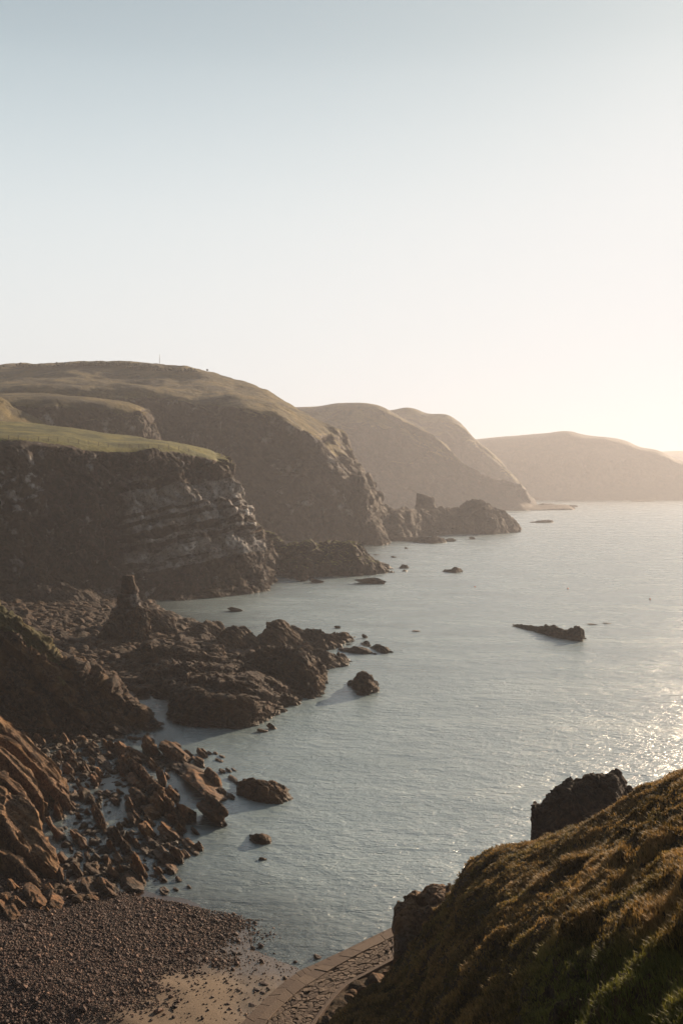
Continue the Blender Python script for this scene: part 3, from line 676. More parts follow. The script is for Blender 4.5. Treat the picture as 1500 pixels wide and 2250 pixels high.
# promontory behind the near headland
outcrop('promontory', [(540, 1122, 1262, 20), (562, 1143, 1262, 20), (590, 1162, 1264), (612, 1180, 1266), (632, 1196, 1268), (655, 1190, 1271), (680, 1184, 1271), (700, 1193, 1269), (735, 1190, 1267), (770, 1190, 1267), (794, 1203, 1266), (812, 1222, 1264), (828, 1236, 1262), (850, 1247, 1260), (868, 1254, 1259), (886, 1258, 1259.6)],
        M_cliff, 'brown rocky promontory running out from behind the near headland', cat='promontory', T=34, seed=17, amp=1.8, size=9, blk=1.6, blks=6, bed=.7, bedp=3, grass=.6)
outcrop('promontory', [(785, 1040, 1197), (805, 1062, 1197), (830, 1086, 1192), (852, 1110, 1188), (880, 1121, 1187), (915, 1119, 1181), (950, 1118, 1178), (988, 1114, 1175), (1008, 1117, 1174), (1022, 1107, 1174), (1046, 1101, 1174), (1074, 1102, 1174.5), (1090, 1113, 1174), (1108, 1128, 1172), (1126, 1141, 1171), (1139, 1162, 1170)],
        M_far, 'knobbly dark promontory jutting out below the main headland', cat='promontory', T=55, seed=18, amp=3.2, size=16, blk=3.2, blks=11, bed=1, bedp=6)
pinnacle('sea_stack', [(1084, 915, 920), (1089, 914, 938), (1096, 914, 951), (1106, 914, 954), (1118, 911, 960), (1150, 903, 972), (1180, 900, 975)], 735, M_far,
         'square-topped rock tower on the far promontory, seen against the hazy headland', k=.8, amp=1.0, size=10, blk=1.2, blks=7, bed=.5, bedp=4, seed=19)
outcrop('rock_mass', [(798, 1150, 1196), (815, 1152, 1198.5), (835, 1168, 1199), (853, 1186, 1197)], M_far, 'rocky foot of the main headland at the waterline', T=22, seed=20, amp=1.2, blk=1.4, blks=6)
outcrop('skerry', [(855, 1180, 1189.5), (895, 1181, 1190), (925, 1180, 1193), (955, 1180, 1194.5), (978, 1186, 1192.5)], M_far, 'low ragged reef in front of the far knobbly promontory', T=14, seed=21, amp=.9, blk=1, blks=5)

# ------------------------------------------------------------------ skerries in the open water
outcrop('skerry', [(1128, 1375, 1377.5), (1160, 1375, 1385), (1190, 1376.5, 1393), (1214, 1374.5, 1400), (1232, 1379, 1404), (1246, 1383, 1406), (1262, 1379, 1408.5), (1276, 1382, 1410), (1280, 1390, 1409)], M_mid,
        'long jagged wedge-shaped skerry alone in open water at right', cat='skerry', T=5, seed=22, amp=.25, bed=.4, bedp=.9, blk=.45, blks=1.8, zb=-1, den=1.6)
outcrop('skerry', [(767, 1506, 1512), (780, 1498, 1517), (788, 1485, 1526), (802, 1482, 1529), (816, 1492, 1527), (831, 1508, 1514)], M_mid,
        'stubby pointed rock alone in the water off the layered platform', cat='skerry', T=5.5, seed=23, amp=.4, blk=.6, blks=2, zb=-1, den=1.6)
outcrop('skerry', [(974, 1254, 1256.5), (990, 1249, 1258), (1002, 1245.5, 1259), (1014, 1252, 1257)], M_mid, 'small triangular rock in the water off the brown promontory', cat='skerry', T=5, seed=24, amp=.3, blk=.4, zb=-1, den=1.6)
outcrop('skerry', [(1166, 1147, 1148.5), (1190, 1143.5, 1149), (1208, 1142.5, 1148.5), (1214, 1145, 1148)], M_far, 'low flat rock in the water right of the far knobbly promontory', cat='skerry', T=12, seed=25, amp=.3, blk=.3, zb=-1)
outcrop('skerry', [(745, 1426, 1429), (770, 1423.5, 1435), (795, 1427, 1437), (814, 1433, 1436)], M_mid, 'flat slab-like rock just awash off the tip of the rocky point', cat='skerry', T=3.5, seed=26, amp=.15, blk=.1, zb=-1, den=1.5)
outcrop('skerry', [(793, 1415, 1417), (815, 1418, 1425), (830, 1413.5, 1431), (845, 1420, 1436), (856, 1424, 1434)], M_mid, 'narrow rock finger with a small hump, outermost off the rocky point', cat='skerry', T=3.2, seed=27, amp=.25, blk=.3, zb=-1, den=1.5)
outcrop('skerry', [(514, 1738, 1744), (530, 1722, 1754), (556, 1716, 1762), (585, 1714, 1767), (612, 1726, 1768), (632, 1740, 1763), (643, 1750, 1757)], M_near,
        'broad low golden-brown rock with ribs, in the shallows right of the boulder field', cat='skerry', T=5, seed=28, amp=.25, bed=.3, bedp=.7, blk=.35, blks=1.6, zb=-1, den=1.4)
outcrop('skerry', [(547, 1842, 1846), (558, 1833, 1854), (575, 1832, 1857), (590, 1838, 1855), (596, 1848, 1852)], M_near, 'rounded brown rock alone in the water in front of the broad ribbed rock', cat='skerry', T=1.6, seed=29, amp=.1, bed=.1, bedp=.4, blk=.12, blks=.8, zb=-1, den=2)
iso = [  # px, foot, w, h, label
 (741, 1381, 15, 7, 'small round rock farthest out behind the blocky reef'), (801, 1402, 14, 10, 'upper of two small rocks off the tip of the rocky point'),
 (805, 1417, 16, 11, 'lower of two small rocks off the tip of the rocky point'), (859, 1434, 11, 5, 'tiny rock beyond the end of the narrow rock finger'),
 (823, 1438, 10, 4, 'tiny rock between the flat slab and the narrow rock finger'), (766, 1417, 13, 3, 'sliver of rock touching the end of the blocky reef'),
 (1284, 1404, 8, 4, 'small knob of rock at the blunt end of the long skerry'), (1301, 1373, 22, 4, 'thin low reef right of the long skerry, nearer one'), (1334, 1370.5, 20, 3, 'thin low reef right of the long skerry, farther one'),
 (914, 1388, 20, 4, 'rock barely breaking the surface left of the long skerry'), (576, 1609, 27, 11, 'low dark rock at the seaward corner of the layered platform'),
 (596, 1603, 24, 16, 'dark pyramid rock at the seaward corner of the layered platform'), (577, 1890, 20, 10, 'small dark rock alone in front of the rounded brown rock'),
 (1037, 1185, 14, 6, 'small rock off the front of the far knobbly promontory'), (990, 1190, 26, 8, 'hump of rock at the end of the ragged reef'), (892, 1206, 7, 4, 'tiny dark rock off the foot of the main headland'),
 (865, 1225, 13, 4, 'small flat rock between the two promontories, right one'), (828, 1220, 18, 3, 'small flat rock between the two promontories, left one'), (695, 1281, 34, 11, 'oval dark rock in the water below the brown promontory'),
 (663, 1277, 30, 20, 'pale-topped boulder on the waterline below the brown promontory'), (812, 1283, 72, 17, 'flat sloping rock at the foot of the brown promontory tip'),
 (515, 1344, 36, 12, 'smooth rock awash in the dark water under the near cliff'), (612, 1367, 18, 3, 'thin awash rock behind the high domed rock'),
 (1262, 1114, 14, 5, 'small rock off the tip of the distant headland'), (1415, 1102.5, 50, 4, 'thin line of rocks off the far headland'), (393, 1582, 24, 22, 'leaning boulder between the inlet and the layered platform'),
 (1210, 1119, 74, 14, 'low tail of rocks at the tip of the distant headland'),
]
for k, (a, b, c_, d_, l) in enumerate(iso):
    boulder(a, b, c_, d_, M_near if b > 1500 else (M_mid if b > 1210 else M_far), l, name='rock', cat='rock', seed=k, z0=0., kd=.7, beds=.6)

# ------------------------------------------------------------------ rocky spur, tilted slabs
SP = [
 col_((-220, 1400, 176), (-220, 1200, 160), (-220, 1150, 150), (-220, 1250, 146), (-220, 1400, 142), (-220, 1520, 139), (-220, 1600, 137)),
 col_((-60, 1440, 172), (-60, 1320, 158), (-60, 1280, 149), (-60, 1350, 146), (-60, 1450, 142), (-60, 1540, 139), (-60, 1600, 137)),
 col_((0, 1460, 170), (0, 1368, 156), (0, 1330, 148), (6, 1372, 145.5), (10, 1460, 142), (12, 1540, 139), (13, 1600, 137)),
 col_((70, 1490, 168), (70, 1426, 155), (70, 1393, 147), (78, 1428, 145), (82, 1490, 142), (86, 1555, 139), (88, 1606, 137)),
 col_((140, 1520, 166), (140, 1474, 154), (138, 1447, 146.5), (146, 1472, 145), (152, 1515, 142.5), (158, 1568, 140), (162, 1610, 138)),
 col_((200, 1545, 164), (200, 1510, 153), (200, 1489, 146), (208, 1510, 144.8), (214, 1540, 143), (222, 1580, 140.5), (228, 1612, 139)),
 col_((255, 1565, 162), (255, 1544, 152), (254, 1525, 146), (262, 1541, 144.8), (270, 1562, 143.2), (280, 1588, 141), (292, 1616, 138)),
 col_((300, 1585, 158), (299, 1570, 150), (298, 1559, 146), (305, 1571, 144.8), (312, 1585, 143.5), (320, 1598, 142), (330, 1613, 140)),
 col_((328, 1598, 154), (327, 1592, 149), (326, 1587, 146), (330, 1594, 145), (334, 1600, 144.5), (338, 1606, 144), (342, 1613, 143)),
]
def sp_grass(X, n):
    px, py = scr(X); v = np.linspace(0, 1, X.shape[1])[None, :]
    return (1 - sstep(110, 160, px)) * (1 - sstep(.40, .46, v + .05 * fbm(X / 3, 3))) + .8 * sstep(85, 95, px) * (1 - sstep(150, 175, px)) * sstep(.55, .58, v) * (1 - sstep(.64, .68, v)) * sstep(0, .2, fbm(X / 4, 3))
terrain('rocky_spur', SP, 520, 360, M_spur, 1.3, 9, bed=2.6, bedp=2.4, blk=1.0, blks=3.2, allover=True, wv=[.5, .7, 1, 1.2, 1.2, .9], grass_top=90, gextra=sp_grass, seed=9)

def slab(A, B, th, label, seed, foot=.5, nu=260, nv=110, bed=.22):
    """a tilted plate of rock: upper edge A, lower edge B (px, py, Y), th = thickness of the broken face"""
    nA = cr(np.array([P(*p_) for p_ in A]), nu); nB = cr(np.array([P(*p_) for p_ in B]), nu)
    back = nA + np.array([.6, .8, 0.]) ; back[:, 2] = np.minimum(nA[:, 2] - 1.2, foot) - 1.5
    t_ = np.linspace(0, 1, nu)[:, None]
    f1 = nB + np.array([.15, .25, 0]); f1[:, 2] -= th * .55
    f2 = nB + np.array([.5, .5, 0]); f2[:, 2] = np.minimum(nB[:, 2] - th, foot - 1.)
    rows = [back, nA, nA * .5 + nB * .5, nB, f1, f2]; cnt = [12, 26, 26, 26, 20]
    seq = []
    for r0, r1, c_ in zip(rows[:-1], rows[1:], cnt): seq += [r0 + (r1 - r0) * k / c_ for k in range(c_)]
    seq.append(rows[-1]); X = np.stack(seq, 1)
    # close both ends by pulling them down
    for e in (0, -1): X[e, :, 2] = np.minimum(X[e, :, 2], foot - 1.2)
    n = orient(X, gnormals(X)); v = np.arange(X.shape[1])[None, :]
    top = sstep(10, 14, v) * (1 - sstep(86, 90, v))
    q = X + seed * 5.3
    L = (nA[-1] - nA[0]); L = L / np.linalg.norm(L); s_ = X @ L
    Wd = np.cross(np.array([0, 0, 1.]), L); c_ = X @ (Wd / np.linalg.norm(Wd))
    gro = fbm(np.stack([s_ / 6, c_ / .7, 0 * s_ + seed], -1), 5)           # grooves along the slab
    d = top * (.45 * gro + .35 * fbm(q / 2.5, 4) + bed * strata(q + gro[..., None] * .5, .5)) + (1 - top) * (.7 * fbm(q / 1.8, 5) + .5 * strata(X, .6) + .35 * blocks(q / 1.3))
    X2 = X + n * d[..., None]
    me = mesh_from('rock_slab', X2, grid_faces(*X2.shape[:2]), dict(grass=np.zeros(X2.shape[:2]), pale=np.zeros(X2.shape[:2])))
    return link('rock_slab', me, M_slab, label=label, cat='rock slab', group='tilted rock slabs at the left edge')
slab([(-120, 1490, 117), (0, 1574, 115), (40, 1600, 114), (80, 1642, 113), (120, 1676, 112), (144, 1714, 111), (154, 1744, 110)],
     [(-120, 1515, 114), (0, 1596, 112), (30, 1620, 111.5), (60, 1648, 111), (90, 1686, 110), (125, 1722, 109), (150, 1752, 108)], 6.5, 'long smooth sunlit rock slab, topmost of the tilted slabs at the left edge', 1)
slab([(-100, 1570, 112), (20, 1622, 111), (60, 1656, 110), (96, 1688, 109), (122, 1722, 108), (160, 1770, 106)],
     [(-100, 1578, 111), (20, 1628, 110.2), (60, 1664, 109.3), (94, 1696, 108.3), (118, 1730, 107.3), (156, 1774, 105.5)], 4.5, 'thin splinter of slab directly under the topmost smooth slab', 2)
slab([(-100, 1590, 108), (0, 1640, 107), (30, 1664, 106), (68, 1700, 105), (86, 1730, 104), (98, 1752, 103)],
     [(-100, 1602, 106), (0, 1653, 105), (26, 1676, 104.4), (60, 1712, 103.5), (80, 1738, 102.5), (94, 1756, 102)], 5, 'narrow striped rock slab, third down of the tilted slabs', 3, foot=1)
slab([(-100, 1650, 103), (0, 1690, 102), (24, 1710, 101), (48, 1732, 100), (68, 1758, 99)],
     [(-100, 1668, 101), (0, 1706, 100), (28, 1730, 99), (50, 1750, 98), (64, 1762, 97.5)], 3.5, 'short pale rock slab just above the broad rippled slab', 4, foot=2)
slab([(-100, 1690, 101), (0, 1722, 99), (20, 1742, 98), (50, 1752, 97), (72, 1764, 96), (84, 1790, 94), (94, 1822, 92), (110, 1862, 90), (128, 1900, 88.5), (140, 1934, 87)],
     [(-100, 1780, 95), (0, 1788, 93), (16, 1812, 92), (34, 1842, 90.5), (46, 1868, 89), (76, 1874, 88.5), (98, 1894, 87.5), (118, 1912, 87), (130, 1926, 86.5), (139, 1938, 86)], 4, 'broad rippled rock slab with wavy edges, largest of the tilted slabs', 5, bed=.4)
slab([(-80, 1820, 91), (4, 1868, 89), (40, 1884, 88), (60, 1904, 87), (80, 1922, 86), (92, 1946, 84.5)],
     [(-80, 1828, 89.5), (4, 1874, 87.6), (34, 1892, 86.8), (56, 1912, 86), (74, 1932, 85), (88, 1950, 84)], 4, 'narrow bent rock slab, lowest of the tilted slabs above the shingle', 6, foot=.8)

# ------------------------------------------------------------------ boulder field
bf = [(378,1674,78,48),(404,1706,92,36),(442,1754,104,56),(466,1729,42,42),(488,1748,22,20),(507,1755,18,13),(463,1813,74,64),(404,1808,56,50),(352,1728,26,42),(376,1758,38,32),(434,1683,32,22),
 (414,1663,22,15),(443,1663,26,21),(460,1658,12,8),(473,1657,12,6),(488,1664,14,6),(481,1673,20,7),(487,1699,18,11),(502,1696,15,9),(514,1693,12,5),(510,1716,22,12),(383,1642,30,14),(326,1661,42,46),(298,1667,62,28),
 (331,1688,30,26),(238,1651,30,28),(263,1656,38,26),(214,1662,30,16),(241,1666,28,16),(242,1698,22,12),(272,1691,40,36),(268,1704,32,34),(299,1684,28,26),(309,1717,44,38),(294,1731,50,28),(334,1759,44,42),(298,1771,60,38),
 (344,1788,50,50),(284,1782,26,34),(327,1796,50,32),(293,1812,40,32),(326,1813,32,22),(320,1841,44,38),(372,1809,28,24),(372,1843,66,36),(394,1836,24,28),(428,1833,22,16),(334,1863,34,24),(361,1851,20,15),(370,1863,18,13),
 (383,1849,9,6),(320,1878,30,18),(329,1883,14,9),(356,1893,50,32),(386,1894,36,38),(407,1883,22,17),(413,1866,38,24),(436,1868,26,22),(425,1876,24,14),(347,1923,24,20),(374,1916,32,22),(357,1937,20,15),(392,1936,17,12),
 (415,1952,12,8),(386,1957,14,8),(360,1963,24,11),(303,1926,44,54),(246,1931,32,28),(265,1923,17,24),(284,1952,58,34),(312,1941,21,22),(257,1895,30,24),(235,1899,24,21),(280,1896,24,21),(210,1914,24,20),(228,1960,46,34),
 (185,1615,32,24),(53,1621,27,18),(85,1636,32,26),(78,1642,20,14),(121,1629,19,18),(140,1635,26,24),(159,1639,15,13),(183,1631,20,14),(203,1646,28,20),(206,1661,36,20),(131,1671,24,26),(155,1669,30,24),(157,1685,28,22),
 (224,1681,34,20),(200,1681,18,20),(149,1703,32,26),(186,1699,26,26),(206,1727,34,30),(218,1708,20,22),(155,1715,24,16),(172,1730,18,20),(163,1753,18,16),(180,1761,18,24),(112,1776,28,32),(126,1801,30,44),(108,1821,24,26),
 (122,1846,36,34),(167,1851,38,28),(180,1864,28,24),(134,1894,32,24),(170,1891,26,17),(192,1894,20,20),(211,1891,24,18),(234,1902,22,24),(167,1927,32,30),(200,1919,36,22),(131,1937,22,32),(108,1964,30,22),(153,1967,34,26),
 (190,1960,42,28),(236,1968,40,30),(202,1977,30,15),(26,1957,34,28),(64,1978,50,34),(8,1980,24,20),(80,1993,40,28),(36,1996,44,30),(-6,2004,40,30),(120,1990,36,24),(20,2018,44,26),(205,1800,16,30),(216,1820,16,30),(228,1832,14,24),
 (255,1850,22,34),(268,1868,20,30),(240,1870,18,26),(281,1850,18,24),(298,1862,20,22),(262,1830,18,26),(196,1760,20,18),(236,1750,22,16),(252,1768,24,18),(262,1745,18,14),(216,1775,16,18),(190,1790,18,16),(172,1800,20,16)]
named = {(463,1813): 'big dark rounded boulder standing in the shallows at the seaward edge of the boulder field', (404,1808): 'ribbed boulder split into upright plates, just left of the big dark rounded boulder',
 (442,1754): 'broad wrinkled boulder with a long straight sunlit edge, behind the big dark rounded boulder', (378,1674): 'tall peaked boulder highest at the back of the boulder field',
 (466,1729): 'leaning oblong boulder on the seaward side of the broad wrinkled boulder', (443,1663): 'round boulder at the upper seaward corner of the boulder field', (434,1683): 'smooth egg-shaped boulder below the round corner boulder',
 (303,1926): 'tall cracked orange boulder at the edge of the shingle', (284,1952): 'squat dark boulder overhanging the top of the shingle bank', (372,1843): 'craggy orange boulder at the seaward end of the long central ridge',
 (386,1894): 'sunlit peaked boulder at the lower seaward corner of the boulder field', (374,1916): 'knobbly brown boulder at the water, below the sunlit peaked boulder', (246,1931): 'boulder cut by parallel upright ribs near the shingle',
 (206,1727): 'dark square boulder beside the pools in the middle of the field', (185,1615): 'flat pinkish boulder at the foot of the rocky spur', (155,1669): 'square-cut boulder next to the topmost smooth slab'}
GB = {0: ('angular brown boulder in the upper part of the boulder field, below the rocky spur', 'boulders in the upper boulder field'),
      1: ('wet golden-brown boulder in the middle of the boulder field, among the pools', 'boulders in the middle of the boulder field'),
      2: ('sunlit brown boulder along the lower edge of the boulder field, above the shingle', 'boulders along the lower edge of the field')}
rs = random.Random(5)
LM = {(463,1813): 'big dark rounded boulder', (404,1808): 'plated ribbed boulder', (442,1754): 'broad wrinkled boulder', (378,1674): 'tall peaked boulder', (443,1663): 'round corner boulder',
      (303,1926): 'tall cracked orange boulder', (284,1952): 'squat dark boulder', (372,1843): 'craggy orange boulder', (386,1894): 'sunlit peaked boulder', (246,1931): 'upright-ribbed boulder',
      (206,1727): 'dark square boulder', (185,1615): 'flat pinkish boulder', (155,1669): 'square-cut boulder', (152,1746): 'tip of the top slab', (92,1950): 'tip of the lowest slab', (226,1812): 'thin straight rib'}
DIRS = ['right of', 'below and right of', 'below', 'below and left of', 'left of', 'above and left of', 'above', 'above and right of']
NUM = ['nearest', 'second', 'third', 'fourth', 'fifth', 'sixth', 'seventh', 'eighth', 'ninth', 'tenth', 'eleventh', 'twelfth']
def name_by_neighbours(items, noun, lm):
    """items: (object, px, py, w, h); a label from size, shape and the direction to the nearest landmark"""
    b_ = {}
    for o, x, y, w_, h_ in items:
        k = min(lm, key=lambda q: (q[0] - x) ** 2 + (q[1] - y) ** 2)
        d_ = DIRS[int(round(math.atan2(y - k[1], x - k[0]) / (math.pi / 4))) % 8]
        b_.setdefault((k, d_), []).append(((k[0] - x) ** 2 + (k[1] - y) ** 2, o, w_, h_))
    for (k, d_), L in b_.items():
        L.sort(key=lambda t: t[0])
        for i, (_, o, w_, h_) in enumerate(L):
            size = 'large' if w_ > 34 else ('mid-sized' if w_ > 20 else 'small'); shp = 'upright' if h_ > .95 * w_ else ('low' if h_ < .66 * w_ else 'chunky')
            o['label'] = '%s %s %s, %s one %s the %s' % (size, shp, noun, NUM[min(i, 11)], d_, lm[k])
BL = []
for k, (a, b, c_, d_) in enumerate(bf):
    z_ = 0 if b < 1720 else (1 if b < 1880 else 2)
    lab, gp = (named[(a, b)], None) if (a, b) in named else GB[z_]
    o_ = boulder(a, b, c_ * 1.08, d_ * 1.12, M_near, lab, group=gp, seed=k * 3, sub=4 if c_ > 20 else 3, beds=1.6, kd=rs.uniform(.8, 1.3), rnd=.10, elong=1.1)
    if gp: BL.append((o_, a, b, c_, d_))
# long beds of rock running through the field
outcrop('rock_ridge', [(246, 1636, 1652), (270, 1650, 1684), (300, 1672, 1716), (330, 1706, 1752), (356, 1738, 1784), (380, 1772, 1812), (400, 1812, 1836)], M_near,
        'long serrated orange-brown ridge through the middle of the boulder field', T=4, seed=41, amp=.35, bed=.5, bedp=.9, blk=.5, blks=1.6, zb=-1, den=2)
outcrop('rock_ridge', [(200, 1752, 1768), (212, 1770, 1792), (224, 1790, 1814), (234, 1816, 1826)], M_near, 'thin straight rib of rock rising from the pools in the boulder field', T=1.2, seed=42, amp=.15, bed=.15, bedp=.5, blk=.2, blks=.8, zb=-1, den=2.5)
outcrop('rock_ridge', [(250, 1818, 1836), (266, 1838, 1864), (284, 1858, 1888), (300, 1884, 1898)], M_near, 'short broken rib of rock near the lower pools', T=1.8, seed=43, amp=.2, bed=.2, bedp=.5, blk=.3, blks=1, zb=-1, den=2.5)
# smaller stones between them
pts = []
def inside(poly, x, y):
    c = False
    for k in range(len(poly)):
        (x0, y0), (x1, y1) = poly[k - 1], poly[k]
        if (y0 > y) != (y1 > y) and x < (x1 - x0) * (y - y0) / (y1 - y0) + x0: c = not c
    return c
field_px = [(40, 1610), (200, 1606), (330, 1630), (400, 1650), (480, 1740), (400, 1830), (430, 1870), (370, 1930), (300, 1960), (150, 1990), (60, 2020), (-40, 2030), (-40, 1970), (140, 1950), (150, 1900), (100, 1780), (155, 1740)]
while len(pts) < 120:
    a, b = rs.uniform(-40, 480), rs.uniform(1606, 2030)
    if inside(field_px, a, b): pts.append((a, b))
for k, (a, b) in enumerate(pts):
    c_ = rs.uniform(9, 19); z_ = 0 if b < 1720 else (1 if b < 1880 else 2)
    hh_ = c_ * rs.uniform(.6, .95)
    BL.append((boulder(a, b, c_, hh_, M_near, GB[z_][0], group=GB[z_][1], seed=900 + k, sub=3, beds=1.5, rnd=.10, elong=1.1), a, b, c_, hh_))
name_by_neighbours(BL, 'boulder', LM)

# ------------------------------------------------------------------ loose stones too many to count
def scatter(name, Pn, size, mat, seed, sub=1, kind='stuff', label=None, flat=.65, attrs=None, nvar=8, bury=.35):
    r_ = np.random.RandomState(seed); n_ = len(Pn); bv, bf_ = ico(sub)
    var = []
    for k in range(nvar):
        v = bv.copy()
        for _ in range(6):
            nn = r_.normal(size=3); nn /= np.linalg.norm(nn); dd = r_.uniform(.45, .8); v -= np.maximum(0, v @ nn - dd)[:, None] * nn
        v *= r_.uniform(.7, 1.2, 3) * np.array([1, 1, flat]); var.append(v)
    var = np.array(var); idx = r_.randint(0, nvar, n_); a = r_.uniform(0, 6.283, n_); ca, sa = np.cos(a), np.sin(a)
    v = var[idx] * size[:, None, None]
    x = v[..., 0] * ca[:, None] - v[..., 1] * sa[:, None]; y = v[..., 0] * sa[:, None] + v[..., 1] * ca[:, None]
    V = np.stack([x + Pn[:, 0:1], y + Pn[:, 1:2], v[..., 2] + Pn[:, 2:3] + (size * flat * bury)[:, None]], -1)
    Fq = (bf_[None] + (np.arange(n_) * len(bv))[:, None, None]).reshape(-1, 3)
    at = {'tone': np.repeat(r_.rand(n_), len(bv)), 'grass': np.zeros(n_ * len(bv)), 'pale': np.zeros(n_ * len(bv))}
    me = mesh_from(name, V.reshape(-1, 3), Fq, at, smooth=False)
    return link(name, me, mat, kind=kind, label=label)
m, nt, b, out = new_mat('shingle_stone')
col = ramp(nt, attr(nt, 'tone'), [(0.0, (0.018, 0.008, 0.007)), (.5, (0.048, 0.021, 0.016)), (.85, (0.10, 0.047, 0.034)), (1.0, (0.24, 0.14, 0.095))])
p, g = wpos(nt); col = mix(nt, ramp(nt, noise(nt, p, 14, 3), [(.35, .35), (.6, 0.0)]), col, (0.02, 0.014, 0.012))
nt.links.new(col, b.inputs['Base Color']); b.inputs['Roughness'].default_value = .8
M_stone = m
nr = np.random.RandomState(11)
n_ = 300000
yy = nr.uniform(56, 92, n_); xx = nr.uniform(-34, 6, n_)
zz = ground_z(xx, yy); dd = shore_dist(xx, yy); sa = shingle_amt(xx, yy)
px_, py_ = scr(np.stack([xx, yy, zz], -1))
keep = (zz > -.35) & (px_ > -60) & (px_ < 760) & (py_ < 2290) & True & (yy < 88 - .15 * (px_ - 0) / 10)
cl = fbm(np.stack([xx, yy, 0 * xx], -1) / 2.2, 3); keep &= nr.rand(n_) < .035 + .92 * sstep(.12, .85, sa + .5 * cl)
xx, yy, zz, sa = xx[keep], yy[keep], zz[keep], sa[keep]
sz = np.exp(nr.normal(math.log(.055), .5, len(xx))); sz = np.clip(sz, .03, .38)
scatter('shingle', np.stack([xx, yy, zz], -1), sz, M_stone, 12)
# rubble in the boulder field and the cove behind
n_ = 15000
yy = nr.uniform(80, 150, n_); xx = nr.uniform(-55, -8, n_); zz = ground_z(xx, yy); px_, py_ = scr(np.stack([xx, yy, zz], -1))
ok = np.array([inside(field_px, a, b) for a, b in zip(px_, py_)]) & (zz > -.4) & (fbm(np.stack([xx, yy, 0 * xx], -1) / 3, 3) > nr.uniform(-.5, .25, n_))
sz = np.clip(np.exp(nr.normal(math.log(.26), .5, n_)), .08, .7)
scatter('rubble', np.stack([xx, yy, zz], -1)[ok], sz[ok], M_spur, 13, sub=2)
n_ = 13000
yy = nr.uniform(165, 300, n_); xx = nr.uniform(-110, -15, n_); zz = ground_z(xx, yy); dd = shore_dist(xx, yy)
ok = (dd > -1)
sz = np.clip(np.exp(nr.normal(math.log(.7), .4, n_)), .3, 1.8)
scatter('cove_boulders', np.stack([xx, yy, zz], -1)[ok], sz[ok], M_mid, 14, sub=2)
# single stones lying on the sand
st_px = [(361,1962,20,11),(697,2107,19,14),(572,2083,15,12),(555,2085,12,9),(473,2027,14,10),(470,2035,12,7),(499,2033,10,7),(518,2055,14,8),(403,1998,14,7),(407,2013,9,6),(304,1985+30,18,10),(385,2063,14,8),(420,2052,10,6),
 (486,2060,13,9),(462,2066,11,7),(470,2075,12,7),(492,2094,14,9),(516,2098,12,8),(492,2115,14,8),(574,2115,12,10),(580,2165,20,6),(565,2178,16,7),(578,2184,14,6),(626,2152,12,9),(553,2212,18,6),(467,2193,9,6),(502,2208,9,6),
 (350,2122,12,8),(365,2105,12,7),(435,2140,12,7),(84,2210,18,13),(215,2082,16,10),(148,2158,20,7),(107,2155,16,9),(38,2126,18,11),(135,2140,12,11),(47,2038,18,11),(65,2048,16,10),(228,2012,14,6),(290,2030,12,7),(250,2205,12,7),
 (320,2056,16,10),(200,2048,12,8),(170,2100,14,8),(280,2100,14,9),(330,2160,14,8),(120,2232,16,9),(30,2190,16,10)]
SL_ = []
for k, (a, b, c_, d_) in enumerate(st_px):
    sandy = a > 400
    lab = {(697, 2107): 'dark round stone in a ring of ripples against the jetty wall', (626, 2152): 'pale white stone on the sand at the foot of the jetty'}.get((a, b))
    gp = None if lab else ('loose stones on the wet sand' if sandy else 'larger stones on the shingle bank')
    lab = lab or ('dark loose stone lying on the wet sand between shingle and jetty' if sandy else 'larger dark stone lying on the reddish shingle bank')
    o_ = boulder(a, b, c_, d_ * 1.1, M_stone if a != 626 else M_slab, lab, group=gp, name='stone', cat='stone', seed=500 + k, sub=3, beds=.3)
    if gp: SL_.append((o_, a, b, c_ * 1.6, d_ * 1.6))
    me_ = o_.data; av = me_.attributes.new('tone', 'FLOAT', 'POINT'); av.data.foreach_set('value', np.full(len(me_.vertices), rs.uniform(.1, .6), np.float32))

name_by_neighbours(SL_, 'stone', {(697, 2107): 'dark stone against the jetty wall', (626, 2152): 'white stone beside the jetty', (284, 1952): 'squat dark boulder', (92, 1960): 'tip of the lowest slab', (470, 2150): 'middle of the bare sand', (84, 2210): 'shingle in the bottom left corner'})
# ------------------------------------------------------------------ rocks by the foreground slope
outcrop('rock_pinnacle', [(1172, 1796, 1900), (1180, 1776, 1900), (1196, 1766, 1900), (1213, 1744, 1900), (1232, 1722, 1900), (1250, 1704, 1900), (1262, 1711, 1900), (1276, 1714, 1900), (1292, 1704, 1900), (1325, 1701, 1900), (1352, 1696, 1900), (1364, 1712, 1900), (1374, 1736, 1900), (1386, 1768, 1900)], M_mid,
        'dark jagged rock pinnacle rising behind the crest of the grassy slope', cat='rock', T=9, Yf=70, z0=-1, zb=-3, seed=51, amp=.15, bed=.6, bedp=1.0, blk=.25, blks=1.2, den=1.8, bn=np.array([.88, .42, .2]), prof=[(0, -1), (.02, .4), (.08, .8), (.3, .97), (.5, 1), (.8, .8), (1, -1)])
outcrop('rock', [(871, 2030, 2120), (880, 2006, 2125), (895, 1986, 2125), (912, 1979, 2125), (928, 1986, 2125), (936, 1973, 2125), (955, 1966, 2120), (978, 1968, 2100), (992, 1986, 2100)], M_slab,
        'pale-faced block of rock at the seaward foot of the grassy slope, beside the jetty', cat='rock', T=5, Yf=60.5, z0=2, zb=0, seed=52, amp=.10, bed=.4, bedp=.9, blk=.25, blks=1.3, den=1.8, bn=np.array([.85, .35, .4]), pale=.5, prof=[(0, -1), (.01, .4), (.05, .85), (.35, 1), (.75, .9), (1, -1)])

